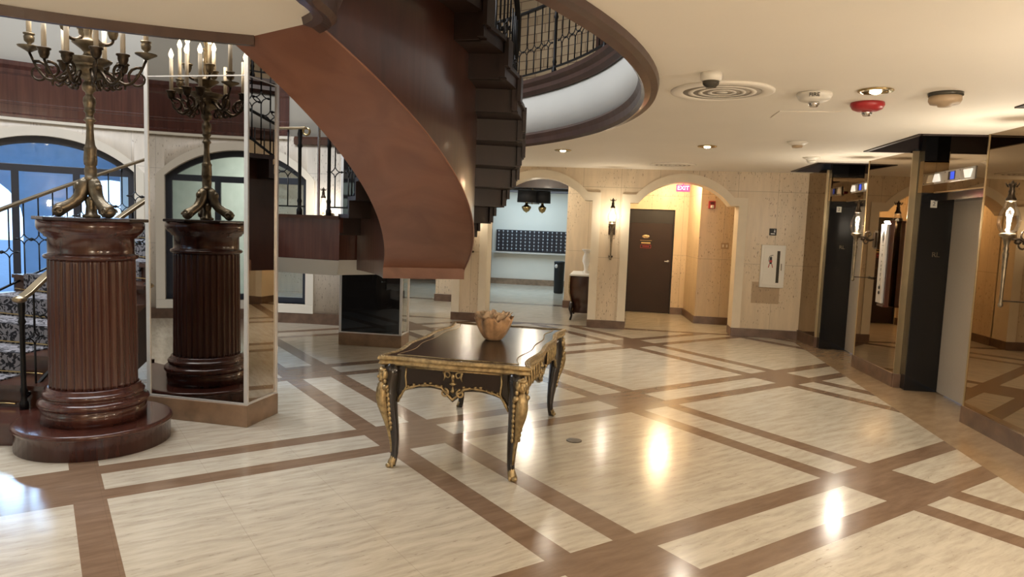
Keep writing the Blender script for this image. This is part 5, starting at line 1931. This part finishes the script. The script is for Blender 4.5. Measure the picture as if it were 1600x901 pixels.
# ------------------------------------------------------------------ hall: chest with vase, bin, pendant, mailboxes, red door
ch = thing('chest', 'dark bombe chest with a white marble top against the hall wall behind the pier', 'chest', (-0.45, 12.95, 0))
b = MB()
prof = [(0.13, 0.27), (0.20, 0.255), (0.34, 0.28), (0.50, 0.32), (0.64, 0.325), (0.76, 0.32), (0.80, 0.315)]
vs, fs = [], []
for z, hx in prof:
    for (sx, sy) in ((-1, -1), (1, -1), (1, 1), (-1, 1)):
        vs.append((-0.50 + sx*hx, 12.95 + sy*hx*1.5, z))
for i in range(len(prof) - 1):
    for k in range(4):
        fs.append((i*4 + k, i*4 + (k + 1) % 4, i*4 + 4 + (k + 1) % 4, i*4 + 4 + k))
fs += [(3, 2, 1, 0), tuple(len(prof)*4 - 4 + q for q in range(4))]
b.add(vs, fs, True)
b.build('chest_body', M['wood'], ch)
b = MB(); b.box(-0.83, -0.13, 12.44, 13.46, 0.80, 0.83); b.build('marble_top', M['paper'], ch, bevel=0.006)
for sx in (-1, 1):
    for sy in (-1, 1):
        b = MB(); x, y = -0.50 + sx*0.27, 12.95 + sy*0.44
        b.tube([(x, y, 0.32), (x + sx*0.025, y + sy*0.025, 0.20), (x, y, 0.08), (x + sx*0.02, y + sy*0.02, 0.0)], [0.040, 0.032, 0.018, 0.020], 8)
        b.build('leg', M['ebony_red'], ch)
b = MB()
for sy in (-1, 1):
    b.tube([(-0.50 - r - 0.005, 12.95 + sy*r*1.5 - 0.005, z) for z, r in prof], 0.012, 6)
b.build('gilt_corner', M['gilt'], ch)
va = MB()
va.lathe([(0.0, 0.0), (0.06, 0.0), (0.065, 0.02), (0.035, 0.06), (0.045, 0.14), (0.075, 0.22), (0.07, 0.30), (0.045, 0.36), (0.05, 0.39), (0.10, 0.43), (0.105, 0.44), (0.03, 0.40)], 20, (-0.56, 12.85, 0.83),
         rf=lambda r, z, a: r*(1 + (0.25*cos(3*a) if z > 0.38 else 0)))
tag(va.build('vase', M['paper']), 'white flared vase standing on the marble-topped chest', 'vase')
tc = thing('trash_bin', 'tall black trash bin with a white round label by the pier in the hall', 'bin', (-1.42, 17.35, 0))
b = MB(); b.lathe([(0.10, 0.0), (0.12, 0.02), (0.13, 0.74), (0.125, 0.76)], 20, (-1.42, 17.35, 0)); b.build('bin_body', M['black'], tc)
b = MB(); b.lathe([(0.133, 0.74), (0.135, 0.79), (0.10, 0.80), (0.085, 0.78), (0.0, 0.78)], 20, (-1.42, 17.35, 0)); b.build('lid', M['black'], tc)
b = MB(); b.ball((-1.49, 17.23, 0.68), (0.04, 0.012, 0.05), 10); b.build('round_label', M['paper'], tc)

pn = thing('pendant_light', 'hanging brass fixture with black drum shades in the bright hall', 'pendant lamp', (-1.85, 15.2, 2.62))
b = MB(); b.tube([(-1.90, 15.2, 2.62), (-1.90, 15.2, 2.12)], 0.010, 6); b.tube([(-2.05, 15.2, 2.14), (-1.75, 15.3, 2.14)], 0.010, 6); b.build('stem', M['brass'], pn)
for x, y, s_ in ((-2.02, 15.2, 1.0), (-1.70, 15.45, 0.85)):
    b = MB(); b.lathe([(0.19*s_, 2.16), (0.21*s_, 2.16), (0.20*s_, 2.42), (0.18*s_, 2.42)], 24, (x, y, 0)); sh = b.build('lamp_shade', M['shade'], pn)
    b = MB(); b.lathe([(0.0, 1.93), (0.02, 1.95), (0.06, 1.97), (0.10*s_, 2.03), (0.105*s_, 2.07), (0.06, 2.09), (0.03, 2.12), (0.03, 2.2)], 18, (x, y, 0)); b.build('brass_urn', M['brass'], sh)
    lamp('POINT', 'pendant_glow', (x, y, 2.3), 6, (1, 0.9, 0.7), 0.05)

mb = thing('mailbox_bank', 'bank of small black mailboxes with pale tags on the far hall wall', 'mailboxes', (-2.36, 19.25, 0.9))
b = MB(); b.box(-3.36, -1.36, 19.18, 19.297, 0.93, 1.515); b.build('mailbox_case', M['mail'], mb)
b = MB(); b.box(-3.42, -1.30, 19.10, 19.297, 0.87, 0.915); b.build('ledge', M['steel'], mb)
NC, NR = 16, 6
pm = None
for i in range(NC):
    for j in range(NR):
        x, z = -3.35 + (i + 0.5)*1.98/NC, 0.94 + (j + 0.5)*0.57/NR
        if pm is None:
            b = MB(); b.box(-0.056, 0.056, -0.008, 0, -0.042, 0.042, 0); b.box(-0.018, 0.018, -0.010, -0.007, 0.006, 0.028, 1)
            b.box(-0.006, 0.006, -0.012, -0.007, -0.024, -0.010, 1)
            pm = b.build('mailbox_door', [M['mail'], M['mail_tag']], mb, local=True)
            pm.location = Vector((x, 19.18, z)) - wpos(mb)
        else:
            inst(pm, mb, (x, 19.18, z), 0)
b = MB(); b.box(-3.50, -3.42, 18.0, 18.9, 0, 2.2); b.box(-3.52, -3.40, 17.92, 18.0, 0, 2.3)
struct(b.build('door_6', M['wood_red'], bevel=0.01))
b = MB(); b.box(-4.4, -3.50, 17.9, 19.2, 0, 3.1)
struct(b.build('wall_lobby_side', M['wood']))

# ------------------------------------------------------------------ seen through the entrance windows
hd = MB()
rng = random.Random(3)
for i in range(60):
    c = cyl(146 + rng.uniform(-5, 5), 7.3 + rng.uniform(-.3, .3), rng.uniform(0.05, 0.75))
    hd.ball(c, rng.uniform(0.10, 0.2), 7)
h_ = hd.build('hedge', M['leaf'])
tag(h_, 'green hedge outside the entrance window', 'hedge')
nb = thing('window_notice', 'white printed notice taped inside the entrance window', 'notice', tuple(cyl(130.3, 5.38, 1.0)))
t_ = Vector((cos(RAD(220)), sin(RAD(220)), 0))
n_ = Vector((cos(RAD(310)), sin(RAD(310)), 0))
b = MB(); b.obox(cyl(130.3, 5.38, 1.02), t_*0.16, n_*0.002, (0, 0, 0.30)); b.build('sheet', M['paper'], nb)
b = MB()
for i in range(7):
    b.obox(cyl(130.3, 5.376, 1.25 - 0.035*i), t_*0.12, n_*0.002, (0, 0, 0.006))
b.obox(cyl(130.3, 5.376, 0.82), t_*0.09, n_*0.002, (0, 0, 0.05))
b.build('printed_lines', M['ink'], nb)
pk = thing('pink_sign', 'pink round-cornered sign low on the entrance window', 'sign', tuple(cyl(129.2, 5.38, 0.55)))
b = MB(); b.obox(cyl(129.6, 5.38, 0.56), t_*0.20, n_*0.003, (0, 0, 0.14)); b.build('sheet', M['pink'], pk, bevel=0.02)
b = MB(); b.tube([cyl(129.6, 5.372, 0.56) + 0.075*(cos(q)*t_ + sin(q)*Vector((0, 0, 1))) for q in [2*pi*i/20 for i in range(20)]], 0.006, 4, closed=True); b.build('ring_emblem', M['paper'], pk)
